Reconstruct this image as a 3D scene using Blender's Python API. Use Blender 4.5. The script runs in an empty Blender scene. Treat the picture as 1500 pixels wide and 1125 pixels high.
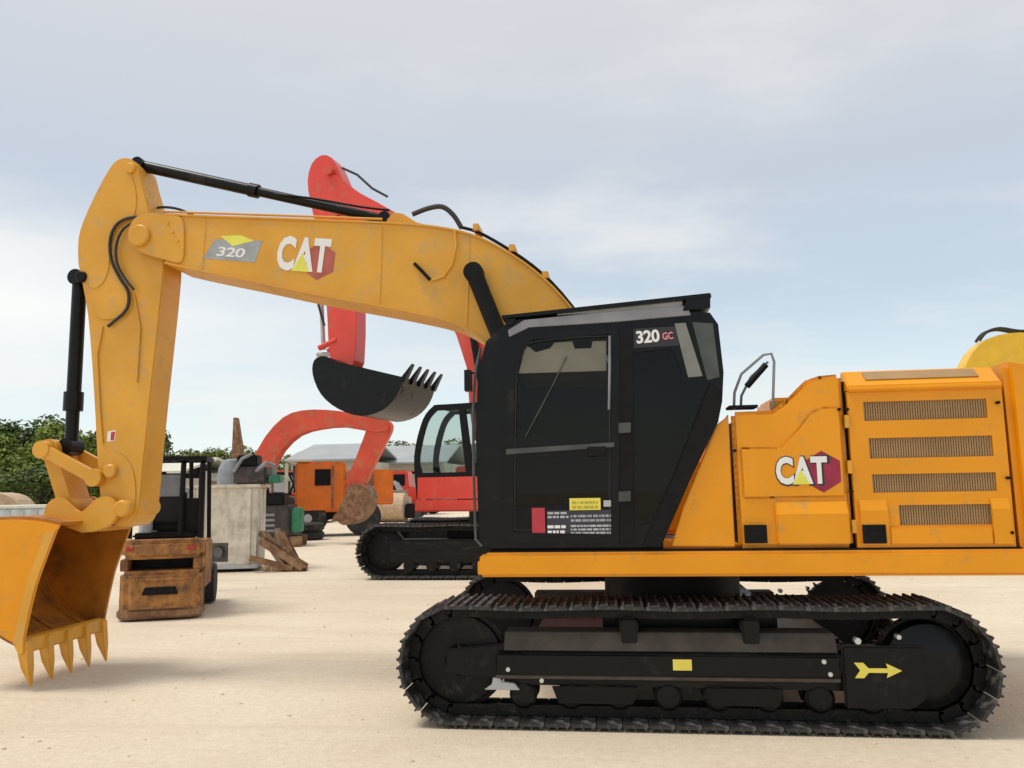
import bpy, bmesh, math, random
from mathutils import Vector, Matrix
R = math.radians
random.seed(7)
scene = bpy.context.scene
COL = scene.collection

# ------------------------------------------------------------------ camera
CAM_F, CAM_HZ, CAM_YAW, CAM_ROLL, CAM_H = 1180.0, 712.0, 7.2, 1.0, 1.85
_t = math.atan((CAM_HZ - 562.5) / CAM_F); _y = R(CAM_YAW); _r = R(CAM_ROLL)
C_FW = Vector((-math.sin(_y)*math.cos(_t), math.cos(_y)*math.cos(_t), math.sin(_t)))
_rt = Vector((math.cos(_y), math.sin(_y), 0)); _up = _rt.cross(C_FW)
C_RT = _rt*math.cos(_r) - _up*math.sin(_r)
C_UP = _rt*math.sin(_r) + _up*math.cos(_r)
C_POS = Vector((0, 0, CAM_H))
cam_d = bpy.data.cameras.new('camera'); cam = bpy.data.objects.new('camera', cam_d); COL.objects.link(cam)
cam_d.sensor_width = 36; cam_d.lens = 36*CAM_F/1500; cam_d.clip_end = 3000; cam_d.clip_start = 0.05
m3 = Matrix((C_RT, C_UP, -C_FW)).transposed()
cam.matrix_world = Matrix.Translation(C_POS) @ m3.to_4x4()
scene.camera = cam

# ------------------------------------------------------------------ world, sun, exposure
SUN_EL, SUN_AZ = R(66), R(-74)          # azimuth from -Y (behind the camera) towards -X
w = bpy.data.worlds.new('World'); scene.world = w; w.use_nodes = True
nt = w.node_tree; nt.nodes.clear()
N = nt.nodes.new; L = nt.links.new
out = N('ShaderNodeOutputWorld'); bg = N('ShaderNodeBackground'); bg.inputs['Strength'].default_value = 0.1
sky = N('ShaderNodeTexSky'); sky.sky_type = 'NISHITA'; sky.sun_disc = False
sky.sun_elevation = SUN_EL; sky.sun_rotation = math.pi + SUN_AZ*-1
tc = N('ShaderNodeTexCoord'); sep = N('ShaderNodeSeparateXYZ'); L(tc.outputs['Generated'], sep.inputs[0])
ramp = N('ShaderNodeValToRGB')          # overcast cloud deck seen by elevation
cr = ramp.color_ramp
def stop(p, c):
    e = cr.elements.new(p); e.color = (*c, 1)
cr.elements[0].position = 0.0; cr.elements[0].color = (0.92, 0.95, 0.90, 1)
cr.elements[1].position = 1.0; cr.elements[1].color = (0.72, 0.72, 0.73, 1)
stop(0.05, (0.82, 0.90, 0.89)); stop(0.12, (0.68, 0.80, 0.85)); stop(0.22, (0.54, 0.64, 0.73))
stop(0.36, (0.56, 0.61, 0.68)); stop(0.52, (0.66, 0.67, 0.69))
L(sep.outputs['Z'], ramp.inputs[0])
# cloud sheets: direction projected on a high plane
zc = N('ShaderNodeMath'); zc.operation = 'MAXIMUM'; zc.inputs[1].default_value = 0.0; L(sep.outputs['Z'], zc.inputs[0])
za = N('ShaderNodeMath'); za.operation = 'ADD'; za.inputs[1].default_value = 0.18; L(zc.outputs[0], za.inputs[0])
dv = N('ShaderNodeVectorMath'); dv.operation = 'DIVIDE'; L(tc.outputs['Generated'], dv.inputs[0])
cmb = N('ShaderNodeCombineXYZ'); [L(za.outputs[0], cmb.inputs[i]) for i in range(3)]; L(cmb.outputs[0], dv.inputs[1])
mp = N('ShaderNodeMapping'); mp.inputs['Scale'].default_value = (0.8, 1.3, 0.6); mp.inputs['Location'].default_value = (3.1, 0.4, 0)
L(dv.outputs[0], mp.inputs[0])
n1 = N('ShaderNodeTexNoise'); n1.inputs['Scale'].default_value = 1.1; n1.inputs['Detail'].default_value = 8; n1.inputs['Roughness'].default_value = 0.55
L(mp.outputs[0], n1.inputs[0])
r1 = N('ShaderNodeMapRange'); r1.inputs[1].default_value = 0.42; r1.inputs[2].default_value = 0.68; r1.interpolation_type = 'SMOOTHSTEP'
L(n1.outputs[0], r1.inputs[0])
mixc = N('ShaderNodeMix'); mixc.data_type = 'RGBA'
L(r1.outputs[0], mixc.inputs[0]); L(ramp.outputs[0], mixc.inputs[6]); mixc.inputs[7].default_value = (0.83, 0.83, 0.81, 1)
fadeh = N('ShaderNodeMath'); fadeh.operation = 'MULTIPLY'; fadeh.inputs[1].default_value = 0.8
L(r1.outputs[0], fadeh.inputs[0]); L(fadeh.outputs[0], mixc.inputs[0])
# bright cloud bank low on the left
def mth(op, a, b=None, clamp=False):
    n_ = N('ShaderNodeMath'); n_.operation = op; n_.use_clamp = clamp
    for i_, v_ in enumerate((a, b)):
        if v_ is None: continue
        if isinstance(v_, (int, float)): n_.inputs[i_].default_value = v_
        else: L(v_, n_.inputs[i_])
    return n_.outputs[0]
bandz = mth('SUBTRACT', 1.0, mth('DIVIDE', mth('ABSOLUTE', mth('SUBTRACT', sep.outputs['Z'], 0.20)), 0.13), True)
leftx = mth('DIVIDE', mth('SUBTRACT', mth('MULTIPLY', sep.outputs['X'], -1.0), 0.12), 0.5, True)
n2 = N('ShaderNodeTexNoise'); n2.inputs['Scale'].default_value = 3.0; n2.inputs['Detail'].default_value = 6
mp2 = N('ShaderNodeMapping'); mp2.inputs['Scale'].default_value = (0.8, 0.8, 4.0); L(tc.outputs['Generated'], mp2.inputs[0]); L(mp2.outputs[0], n2.inputs[0])
bank = mth('MULTIPLY', mth('MULTIPLY', bandz, leftx, True), mth('MULTIPLY', mth('SUBTRACT', n2.outputs[0], 0.18), 3.4, True), True)
mixb = N('ShaderNodeMix'); mixb.data_type = 'RGBA'; L(bank, mixb.inputs[0]); L(mixc.outputs[2], mixb.inputs[6]); mixb.inputs[7].default_value = (0.95, 0.94, 0.90, 1)
mul = N('ShaderNodeVectorMath'); mul.operation = 'SCALE'; mul.inputs['Scale'].default_value = 6.6
L(mixb.outputs[2], mul.inputs[0])
mix2 = N('ShaderNodeMix'); mix2.data_type = 'RGBA'; mix2.inputs[0].default_value = 0.9
L(sky.outputs[0], mix2.inputs[6]); L(mul.outputs[0], mix2.inputs[7])
L(mix2.outputs[2], bg.inputs['Color']); L(bg.outputs[0], out.inputs[0])

sd = bpy.data.lights.new('sun', 'SUN'); sun = bpy.data.objects.new('sun', sd); COL.objects.link(sun)
sd.energy = 1.5; sd.angle = R(20); sd.color = (1.0, 0.95, 0.86)
to_sun = Vector((math.sin(SUN_AZ)*math.cos(SUN_EL), -math.cos(SUN_AZ)*math.cos(SUN_EL), math.sin(SUN_EL)))
sun.rotation_euler = to_sun.to_track_quat('Z', 'Y').to_euler()
scene.view_settings.view_transform = 'Standard'; scene.view_settings.look = 'None'
scene.view_settings.exposure = 0.72; scene.view_settings.gamma = 1; scene.view_settings.use_curve_mapping = False

# ------------------------------------------------------------------ measuring helpers
def ray(px, py):
    return C_FW + C_RT*((px-750)/CAM_F) - C_UP*((py-562.5)/CAM_F)
def at(px, py, Y):
    d = ray(px, py); return C_POS + d*(Y/d.y)
def xz(px, py, Y):
    p = at(px, py, Y); return (p.x, p.z)
def tr(pts, Y):
    return [xz(a, b, Y) for a, b in pts]
def smooth(pts, n=4, closed=False):
    P = [Vector(p) for p in pts]; o = []; k = len(P)
    rng = range(k if closed else k-1)
    for i in rng:
        g = lambda j: P[j % k] if closed else P[max(0, min(k-1, j))]
        a, b, c, d = g(i-1), g(i), g(i+1), g(i+2)
        for s in range(n):
            t = s/n
            o.append(0.5*((2*b) + (c-a)*t + (2*a-5*b+4*c-d)*t*t + (-a+3*b-3*c+d)*t**3))
    if not closed: o.append(P[-1])
    return [tuple(v) for v in o]

# ------------------------------------------------------------------ materials
MATS = {}
def mat(name, col, rough=0.5, metal=0.0, var=0.08, scale=6.0, bump=0.0, bscale=60, dirt=None, dirt_amt=0.0, dirt_scale=3.0, coat=0.0, spec=0.5, trans=None, stretch=None):
    m = bpy.data.materials.new(name); m.use_nodes = True; t = m.node_tree; n = t.nodes; l = t.links
    b = n['Principled BSDF']; b.inputs['Roughness'].default_value = rough; b.inputs['Metallic'].default_value = metal
    b.inputs['Coat Weight'].default_value = coat; b.inputs['Specular IOR Level'].default_value = spec
    tcn = n.new('ShaderNodeTexCoord'); src = tcn.outputs['Object']
    if stretch:
        mpn = n.new('ShaderNodeMapping'); mpn.inputs['Scale'].default_value = stretch; l.new(src, mpn.inputs[0]); src = mpn.outputs[0]
    nz = n.new('ShaderNodeTexNoise'); nz.inputs['Scale'].default_value = scale; nz.inputs['Detail'].default_value = 6
    l.new(src, nz.inputs[0])
    hi = tuple(min(1, c*(1+var)) for c in col); lo = tuple(c*(1-var) for c in col)
    rp = n.new('ShaderNodeValToRGB'); rp.color_ramp.elements[0].position = 0.3; rp.color_ramp.elements[1].position = 0.7
    rp.color_ramp.elements[0].color = (*lo, 1); rp.color_ramp.elements[1].color = (*hi, 1)
    l.new(nz.outputs[0], rp.inputs[0]); last = rp.outputs[0]
    if dirt:
        nd = n.new('ShaderNodeTexNoise'); nd.inputs['Scale'].default_value = dirt_scale; nd.inputs['Detail'].default_value = 9; nd.inputs['Roughness'].default_value = 0.65
        l.new(src, nd.inputs[0])
        mr = n.new('ShaderNodeMapRange'); mr.inputs[1].default_value = 0.62-dirt_amt*0.3; mr.inputs[2].default_value = 0.78-dirt_amt*0.15
        l.new(nd.outputs[0], mr.inputs[0])
        mx = n.new('ShaderNodeMix'); mx.data_type = 'RGBA'; l.new(mr.outputs[0], mx.inputs[0]); l.new(last, mx.inputs[6]); mx.inputs[7].default_value = (*dirt, 1)
        last = mx.outputs[2]
        rr = n.new('ShaderNodeMapRange'); rr.inputs[3].default_value = rough; rr.inputs[4].default_value = 0.9
        l.new(mr.outputs[0], rr.inputs[0]); l.new(rr.outputs[0], b.inputs['Roughness'])
    l.new(last, b.inputs['Base Color'])
    if bump:
        nb = n.new('ShaderNodeTexNoise'); nb.inputs['Scale'].default_value = bscale; nb.inputs['Detail'].default_value = 4; l.new(src, nb.inputs[0])
        bp = n.new('ShaderNodeBump'); bp.inputs['Strength'].default_value = bump; bp.inputs['Distance'].default_value = 0.02
        l.new(nb.outputs[0], bp.inputs['Height']); l.new(bp.outputs[0], b.inputs['Normal'])
    MATS[name] = m; return m
def glass(name, tint, gloss=0.08):
    m = bpy.data.materials.new(name); m.use_nodes = True; t = m.node_tree; n = t.nodes; l = t.links; n.clear()
    o = n.new('ShaderNodeOutputMaterial'); tb = n.new('ShaderNodeBsdfTransparent'); tb.inputs[0].default_value = (*tint, 1)
    g = n.new('ShaderNodeBsdfGlossy'); g.inputs['Roughness'].default_value = 0.03; g.inputs[0].default_value = (.45, .45, .45, 1)
    fr = n.new('ShaderNodeFresnel'); fr.inputs[0].default_value = 1.45
    nz = n.new('ShaderNodeTexNoise'); nz.inputs['Scale'].default_value = 2.0
    bp = n.new('ShaderNodeBump'); bp.inputs['Strength'].default_value = 0.03; l.new(nz.outputs[0], bp.inputs['Height']); l.new(bp.outputs[0], g.inputs['Normal'])
    mx = n.new('ShaderNodeMixShader'); l.new(fr.outputs[0], mx.inputs[0]); l.new(tb.outputs[0], mx.inputs[1]); l.new(g.outputs[0], mx.inputs[2]); l.new(mx.outputs[0], o.inputs[0])
    MATS[name] = m; return m
YEL = mat('yellow_paint', (0.79, 0.308, 0.0015), 0.32, var=0.05, scale=2.0, bump=0.03, bscale=25, dirt=(0.50, 0.28, 0.07), dirt_amt=0.16, dirt_scale=7, coat=0.1, spec=.35)
YELB = mat('hazy_dusty_yellow_paint', (0.70, 0.345, 0.035), 0.40, var=0.10, scale=2.5, bump=0.04, bscale=20, dirt=(0.52, 0.33, 0.12), dirt_amt=0.35, dirt_scale=5, coat=0.05, spec=.4)  # dusty yellow, base also paled for the sky glare washing out the boom
BLK = mat('black_paint', (0.0045, 0.005, 0.006), 0.30, var=0.3, scale=5, dirt=(0.04, 0.035, 0.03), dirt_amt=0.08, spec=.22)
BLKM = mat('matt_black', (0.005, 0.005, 0.006), 0.55, var=0.3, scale=8, spec=.2)
TRK = mat('track_steel', (0.006, 0.006, 0.006), 0.5, var=0.35, scale=9, bump=0.15, bscale=40, spec=.25, dirt=(0.07, 0.058, 0.045), dirt_amt=0.2, dirt_scale=7)
SHOE = mat('track_shoe_steel', (0.022, 0.021, 0.021), 0.5, var=0.35, scale=12, bump=0.15, bscale=40, dirt=(0.20, 0.185, 0.17), dirt_amt=0.5, dirt_scale=9)
FRM = mat('dusty_frame_steel', (0.008, 0.008, 0.008), 0.5, var=0.3, scale=5, spec=.25, dirt=(0.05, 0.04, 0.03), dirt_amt=0.3, dirt_scale=4, stretch=(0.6, 1, 3))
DUST = mat('dust_covered_steel', (0.085, 0.07, 0.056), 0.85, var=0.25, scale=6, dirt=(0.05, 0.045, 0.04), dirt_amt=0.35, dirt_scale=5)
BOLT = mat('zinc_bolt', (0.6, 0.62, 0.6), 0.4, metal=0.6)
VENT = mat('vent_mesh_bronze', (0.36, 0.22, 0.095), 0.6, var=0.1)
VENTB = mat('vent_backing', (0.14, 0.085, 0.045), 0.8)
WHT = mat('white_decal', (0.80, 0.80, 0.78), 0.4, var=0.02)
DKD = mat('black_decal', (0.02, 0.018, 0.025), 0.4)
MAR = mat('maroon_decal', (0.30, 0.012, 0.05), 0.4, var=0.3, scale=8)
REDD = mat('red_decal', (0.45, 0.03, 0.05), 0.4, var=0.1)
FRED = mat('faded_red_decal', (0.42, 0.10, 0.07), 0.5, var=0.2)
PNK = mat('pink_decal', (0.75, 0.25, 0.27), 0.4)
LIM = mat('lime_decal', (0.75, 0.72, 0.10), 0.4, var=0.1)
YLD = mat('lemon_decal', (0.80, 0.68, 0.10), 0.45, var=0.06)
GRYD = mat('grey_decal', (0.33, 0.35, 0.36), 0.45, var=0.2)
OCHP = mat('ochre_print', (0.45, 0.38, 0.05), 0.5); DKB = mat('dark_oily_steel', (0.035, 0.028, 0.03), 0.5, var=0.4, dirt=(0.16, 0.09, 0.05), dirt_amt=0.35, dirt_scale=5); DSLT = mat('dark_slate_decal', (0.03, 0.03, 0.05), 0.5)
BLUD = mat('slate_decal', (0.16, 0.15, 0.26), 0.45, var=0.2)
RED = mat('red_orange_paint', (0.70, 0.050, 0.028), 0.4, var=0.08, scale=2, bump=0.03, coat=0.2, dirt=(0.45, 0.16, 0.08), dirt_amt=0.2)
REDF = mat('faded_red_paint', (0.62, 0.07, 0.03), 0.5, var=0.15, scale=2, dirt=(0.4, 0.2, 0.1), dirt_amt=0.35)
ORG = mat('orange_paint', (0.72, 0.16, 0.01), 0.5, var=0.12, scale=2, dirt=(0.35, 0.17, 0.07), dirt_amt=0.3)
LEM = mat('lemon_paint', (0.78, 0.47, 0.015), 0.4, var=0.08, coat=0.2, dirt=(0.5, 0.35, 0.1), dirt_amt=0.2)
RUST = mat('rusty_brown_steel', (0.20, 0.10, 0.05), 0.8, var=0.4, scale=6, bump=0.3, bscale=20, dirt=(0.34, 0.22, 0.12), dirt_amt=0.5)
OLDY = mat('worn_ochre_paint', (0.42, 0.19, 0.045), 0.65, var=0.35, scale=4, bump=0.3, bscale=25, dirt=(0.12, 0.065, 0.045), dirt_amt=0.7, dirt_scale=6)
BEI = mat('muddy_beige_steel', (0.66, 0.61, 0.51), 0.8, var=0.18, scale=4, bump=0.3, bscale=14, dirt=(0.36, 0.29, 0.21), dirt_amt=0.4, dirt_scale=2.5)
GRY = mat('grey_steel', (0.22, 0.23, 0.25), 0.6, var=0.2, scale=5)
LGR = mat('pale_grey_steel', (0.45, 0.46, 0.46), 0.6, var=0.15, scale=5)
RUB = mat('tyre_rubber', (0.02, 0.02, 0.02), 0.85, var=0.3, scale=10, dirt=(0.15, 0.12, 0.09), dirt_amt=0.35)
SEAT = mat('seat_fabric', (0.022, 0.022, 0.024), 0.9)
ROD = mat('chrome_rod', (0.5, 0.5, 0.5), 0.15, metal=1.0)
TANR = mat('tan_steel', (0.48, 0.34, 0.22), 0.7, var=0.2)
BARK = mat('bark', (0.10, 0.075, 0.05), 0.9, var=0.3, bump=0.4)
LEAF = [mat('leaf_%s' % k, c, 0.6, var=0.45, scale=0.9) for k, c in (('fresh', (0.13, 0.18, 0.014)), ('deep', (0.07, 0.11, 0.018)), ('olive', (0.14, 0.155, 0.022)))]
GLS = glass('dark_tinted_glass', (0.55, 0.57, 0.50)); GLC = glass('clear_glass', (0.75, 0.82, 0.80))
HOSE = mat('rubber_hose', (0.018, 0.018, 0.02), 0.5)
ROOFG = mat('shed_roof_sheet', (0.33, 0.35, 0.35), 0.5, var=0.1, scale=0.4); WALLG = mat('shed_wall_sheet', (0.50, 0.46, 0.38), 0.7, var=0.15, scale=0.5)
CREAM = mat('cream_panel', (0.62, 0.60, 0.50), 0.6, var=0.1)
GREENP = mat('green_paint', (0.03, 0.22, 0.11), 0.5, var=0.2); NAVY = mat('navy_paint', (0.025, 0.03, 0.12), 0.5, var=0.2)
ROOFT = mat('roof_grey_plastic', (0.24, 0.24, 0.27), 0.5, var=0.2); REFL = mat('painted_sky_reflection', (0.19, 0.195, 0.17), 0.25, var=0.15); DSMK = mat('smoked_plastic', (0.055, 0.06, 0.055), 0.3, var=0.4, scale=4); LBAND = mat('beige_light_band', (0.17, 0.165, 0.13), 0.9, var=0.1)
TARP = mat('pale_blue_tarp', (0.55, 0.62, 0.64), 0.7, var=0.1, bump=0.3, bscale=5)

# ------------------------------------------------------------------ mesh helpers
class MB:
    def __init__(s, M=None): s.bm = bmesh.new(); s.M = M or Matrix.Identity(4)
    def _tx(s, vs, M=None):
        X = s.M @ M if M is not None else s.M
        for v in vs: v.co = X @ v.co
    def box(s, c, size, rot=None, taper=None):
        r = bmesh.ops.create_cube(s.bm, size=1); vs = r['verts']
        for v in vs:
            v.co = Vector((v.co.x*size[0], v.co.y*size[1], v.co.z*size[2]))
            if taper and v.co.z > 0: v.co.x *= taper; v.co.y *= taper
        M = Matrix.Translation(c)
        if rot is not None: M = M @ rot
        s._tx(vs, M); return s
    def bx(s, x0, x1, y0, y1, z0, z1):
        return s.box(((x0+x1)/2, (y0+y1)/2, (z0+z1)/2), (abs(x1-x0), abs(y1-y0), abs(z1-z0)))
    def prism(s, pts, y0, y1, axis='Y'):
        a = []; b = []
        for p, q in pts:
            if axis == 'Y': a.append(s.bm.verts.new(s.M @ Vector((p, y0, q)))); b.append(s.bm.verts.new(s.M @ Vector((p, y1, q))))
            elif axis == 'X': a.append(s.bm.verts.new(s.M @ Vector((y0, p, q)))); b.append(s.bm.verts.new(s.M @ Vector((y1, p, q))))
            else: a.append(s.bm.verts.new(s.M @ Vector((p, q, y0)))); b.append(s.bm.verts.new(s.M @ Vector((p, q, y1))))
        n = len(pts); fs = [s.bm.faces.new(a), s.bm.faces.new(list(reversed(b)))]
        for i in range(n): fs.append(s.bm.faces.new((a[i], b[i], b[(i+1) % n], a[(i+1) % n])))
        bmesh.ops.recalc_face_normals(s.bm, faces=fs); return s
    def ring(s, pts, holes, y0, y1):
        """plate with holes: every outline joined by side walls, caps tessellated"""
        from mathutils.geometry import tessellate_polygon
        loops = [pts]+holes; flat = [Vector((p[0], p[1], 0)) for lp in loops for p in lp]
        tris = tessellate_polygon([[Vector((p[0], p[1], 0)) for p in lp] for lp in loops])
        A = [s.bm.verts.new(s.M @ Vector((v.x, y0, v.y))) for v in flat]; B = [s.bm.verts.new(s.M @ Vector((v.x, y1, v.y))) for v in flat]
        fs = []
        for t in tris:
            try: fs.append(s.bm.faces.new([A[i] for i in t])); fs.append(s.bm.faces.new([B[i] for i in reversed(t)]))
            except ValueError: pass
        k = 0
        for lp in loops:
            n = len(lp)
            for i in range(n):
                j = (i+1) % n; fs.append(s.bm.faces.new((A[k+i], B[k+i], B[k+j], A[k+j])))
            k += n
        bmesh.ops.recalc_face_normals(s.bm, faces=fs); return s
    def cyl(s, p0, p1, r0, r1=None, n=20, caps=True):
        r1 = r0 if r1 is None else r1; p0 = Vector(p0); p1 = Vector(p1); d = p1-p0
        r = bmesh.ops.create_cone(s.bm, cap_ends=caps, segments=n, radius1=r0, radius2=r1, depth=d.length)
        s._tx(r['verts'], Matrix.Translation((p0+p1)/2) @ d.to_track_quat('Z', 'Y').to_matrix().to_4x4()); return s
    def tube(s, path, r, n=8):
        P = [Vector(p) for p in path]; rings = []
        for i, p in enumerate(P):
            d = (P[min(i+1, len(P)-1)]-P[max(i-1, 0)]).normalized()
            a = d.cross(Vector((0.13, 0.97, 0.21))).normalized(); b = d.cross(a)
            rr = r[i] if isinstance(r, (list, tuple)) else r
            rings.append([s.bm.verts.new(s.M @ (p + a*rr*math.cos(2*math.pi*k/n) + b*rr*math.sin(2*math.pi*k/n))) for k in range(n)])
        fs = []
        for A, B in zip(rings, rings[1:]):
            for k in range(n): fs.append(s.bm.faces.new((A[k], A[(k+1) % n], B[(k+1) % n], B[k])))
        fs.append(s.bm.faces.new(rings[0])); fs.append(s.bm.faces.new(list(reversed(rings[-1]))))
        bmesh.ops.recalc_face_normals(s.bm, faces=fs); return s
    def lathe(s, prof, c, axis='Y', n=32):
        """prof: (radius, along) pairs"""
        rings = []
        for r_, a_ in prof:
            rg = []
            for k in range(n):
                t = 2*math.pi*k/n
                v = Vector((r_*math.cos(t), a_, r_*math.sin(t))) if axis == 'Y' else (Vector((a_, r_*math.cos(t), r_*math.sin(t))) if axis == 'X' else Vector((r_*math.cos(t), r_*math.sin(t), a_)))
                rg.append(s.bm.verts.new(s.M @ (v+Vector(c))))
            rings.append(rg)
        fs = []
        for A, B in zip(rings, rings[1:]):
            for k in range(n): fs.append(s.bm.faces.new((A[k], A[(k+1) % n], B[(k+1) % n], B[k])))
        fs.append(s.bm.faces.new(rings[0])); fs.append(s.bm.faces.new(list(reversed(rings[-1]))))
        bmesh.ops.recalc_face_normals(s.bm, faces=fs); return s
    def mesh(s, name, m, bevel=0.0, sm=False, off=(0, 0, 0)):
        if bevel:
            es = [e for e in s.bm.edges if len(e.link_faces) == 2 and e.calc_face_angle(0) > R(35)]
            bmesh.ops.bevel(s.bm, geom=es, offset=bevel, segments=2, affect='EDGES', clamp_overlap=True)
        for v in s.bm.verts: v.co -= Vector(off)
        me = bpy.data.meshes.new(name); s.bm.to_mesh(me); s.bm.free()
        me.materials.append(m)
        if sm:
            for p in me.polygons: p.use_smooth = True
            me.set_sharp_from_angle(angle=R(32))
        return me
    def build(s, name, m, parent=None, bevel=0.0, sm=False):
        off = origin_of(parent) if parent else Vector()
        me = s.mesh(name, m, bevel, sm, off); o = bpy.data.objects.new(name, me); COL.objects.link(o)
        if parent: o.parent = parent
        return o
ORI = {}
def origin_of(p):
    """world-space offset of a thing whose Empty is not rotated; 0 for things built in their own local space"""
    while p.parent: p = p.parent
    return ORI.get(p.name, Vector())
def thing(name, label, cat, loc, rz=0.0, group=None, local=False):
    o = bpy.data.objects.new(name, None); COL.objects.link(o); o.location = loc; o.rotation_euler = (0, 0, rz)
    o.empty_display_size = 0.2
    o['label'] = label; o['category'] = cat
    if group: o['group'] = group
    if not local: ORI[o.name] = Vector(loc)
    return o
def inst(o, parent, M):
    c = o.copy(); COL.objects.link(c); c.parent = parent; c.matrix_local = M; return c
def text_mesh(body, name, m, parent, center, width, height, Y, depth=0.003, bold=0.02, slant=0.0, shear=0.0):
    cu = bpy.data.curves.new(name, 'FONT'); cu.body = body; cu.extrude = 0.02; cu.offset = bold; cu.space_character = 0.95 if bold < 0.04 else 1.05; cu.resolution_u = 3
    to = bpy.data.objects.new(name+'_tmp', cu); COL.objects.link(to); bpy.context.view_layer.update()
    dg = bpy.context.evaluated_depsgraph_get(); me = bpy.data.meshes.new_from_object(to.evaluated_get(dg))
    bpy.data.objects.remove(to)
    xs = [v.co.x for v in me.vertices]; ys = [v.co.y for v in me.vertices]; zs = [v.co.z for v in me.vertices]
    x0, x1, y0, y1 = min(xs), max(xs), min(ys), max(ys); ca, sa = math.cos(slant), math.sin(slant)
    off = origin_of(parent)
    for v in me.vertices:
        a = ((v.co.x-x0)/(x1-x0)-.5)*width; b = ((v.co.y-y0)/(y1-y0)-.5)*height; a += b*shear
        d = (v.co.z-min(zs))/(max(zs)-min(zs))*depth
        v.co = Vector((center[0]+a*ca+b*sa, Y-d, center[1]-a*sa+b*ca)) - off
    me.name = name; me.materials.clear(); me.materials.append(m)
    o = bpy.data.objects.new(name, me); COL.objects.link(o); o.parent = parent
    return o

# ------------------------------------------------------------------ ground
def ground_material():
    m = bpy.data.materials.new('sandy_concrete'); m.use_nodes = True; t = m.node_tree; n = t.nodes; l = t.links; b = n['Principled BSDF']
    tcn = n.new('ShaderNodeTexCoord')
    def noise(scale, det=6, rough=0.55, st=None, dist=0):
        mpn = n.new('ShaderNodeMapping'); l.new(tcn.outputs['Object'], mpn.inputs[0])
        if st: mpn.inputs['Scale'].default_value = st
        z = n.new('ShaderNodeTexNoise'); z.inputs['Scale'].default_value = scale; z.inputs['Detail'].default_value = det; z.inputs['Roughness'].default_value = rough; z.inputs['Distortion'].default_value = dist
        l.new(mpn.outputs[0], z.inputs[0]); return z.outputs[0]
    def ramp(src, a, b_, c0, c1):
        r_ = n.new('ShaderNodeValToRGB'); r_.color_ramp.elements[0].position = a; r_.color_ramp.elements[1].position = b_
        r_.color_ramp.elements[0].color = (*c0, 1); r_.color_ramp.elements[1].color = (*c1, 1); l.new(src, r_.inputs[0]); return r_.outputs[0]
    def mixn(f, a, b_, mode='MIX', fac=None):
        x = n.new('ShaderNodeMix'); x.data_type = 'RGBA'; x.blend_type = mode
        if fac is not None: x.inputs[0].default_value = fac
        else: l.new(f, x.inputs[0])
        l.new(a, x.inputs[6]); l.new(b_, x.inputs[7]) if not isinstance(b_, tuple) else setattr(x.inputs[7], 'default_value', (*b_, 1)); return x.outputs[2]
    base = ramp(noise(0.35, 8, 0.6), 0.3, 0.7, (0.70, 0.585, 0.435), (0.83, 0.735, 0.58))
    fine = ramp(noise(14, 8, 0.7), 0.25, 0.75, (0.74, 0.725, 0.70), (1.0, 1.0, 1.0))
    c = mixn(None, base, fine, 'MULTIPLY', 0.8)
    grit = ramp(noise(120, 3, 0.6), 0.35, 0.65, (0.82, 0.80, 0.78), (1.0, 1.0, 1.0)); c = mixn(None, c, grit, 'MULTIPLY', 0.7)
    # long faint tyre and track smears running along the yard
    sm = ramp(noise(1.0, 6, 0.6, (0.13, 1.5, 1), 0.6), 0.50, 0.66, (0, 0, 0), (1, 1, 1))
    sb = n.new('ShaderNodeMath'); sb.operation = 'MULTIPLY'; sb.inputs[1].default_value = 0.55; l.new(sm, sb.inputs[0])
    c = mixn(sb.outputs[0], c, (0.54, 0.44, 0.32))
    st = ramp(noise(2.3, 7, 0.65), 0.60, 0.74, (0, 0, 0), (1, 1, 1)); s2 = n.new('ShaderNodeMath'); s2.operation = 'MULTIPLY'; s2.inputs[1].default_value = 0.35; l.new(st, s2.inputs[0])
    c = mixn(s2.outputs[0], c, (0.76, 0.68, 0.56))
    l.new(c, b.inputs['Base Color']); b.inputs['Roughness'].default_value = 0.9
    bp = n.new('ShaderNodeBump'); bp.inputs['Strength'].default_value = 0.6; bp.inputs['Distance'].default_value = 0.02; l.new(noise(35, 8, 0.7), bp.inputs['Height']); l.new(bp.outputs[0], b.inputs['Normal'])
    return m
GM = ground_material()
g = MB()
xs = [-900, -300, -120, -60, -30] + [-24+2*i for i in range(25)] + [30, 60, 120, 300, 900]
ys = [-200, -60, -20, -6] + [-4+1.5*i for i in range(28)] + [45, 60, 90, 140, 300, 900]
gv = {}
for i, x in enumerate(xs):
    for j, y in enumerate(ys):
        z = 0.0
        if abs(x) < 25 and 10 < y < 40: z = 0.012*math.sin(x*1.3+y*.7)*math.sin(y*.9)-0.012
        gv[i, j] = g.bm.verts.new((x, y, z))
for i in range(len(xs)-1):
    for j in range(len(ys)-1): g.bm.faces.new((gv[i, j], gv[i+1, j], gv[i+1, j+1], gv[i, j+1]))
go = g.build('ground', GM, sm=False); go['kind'] = 'structure'
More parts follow.
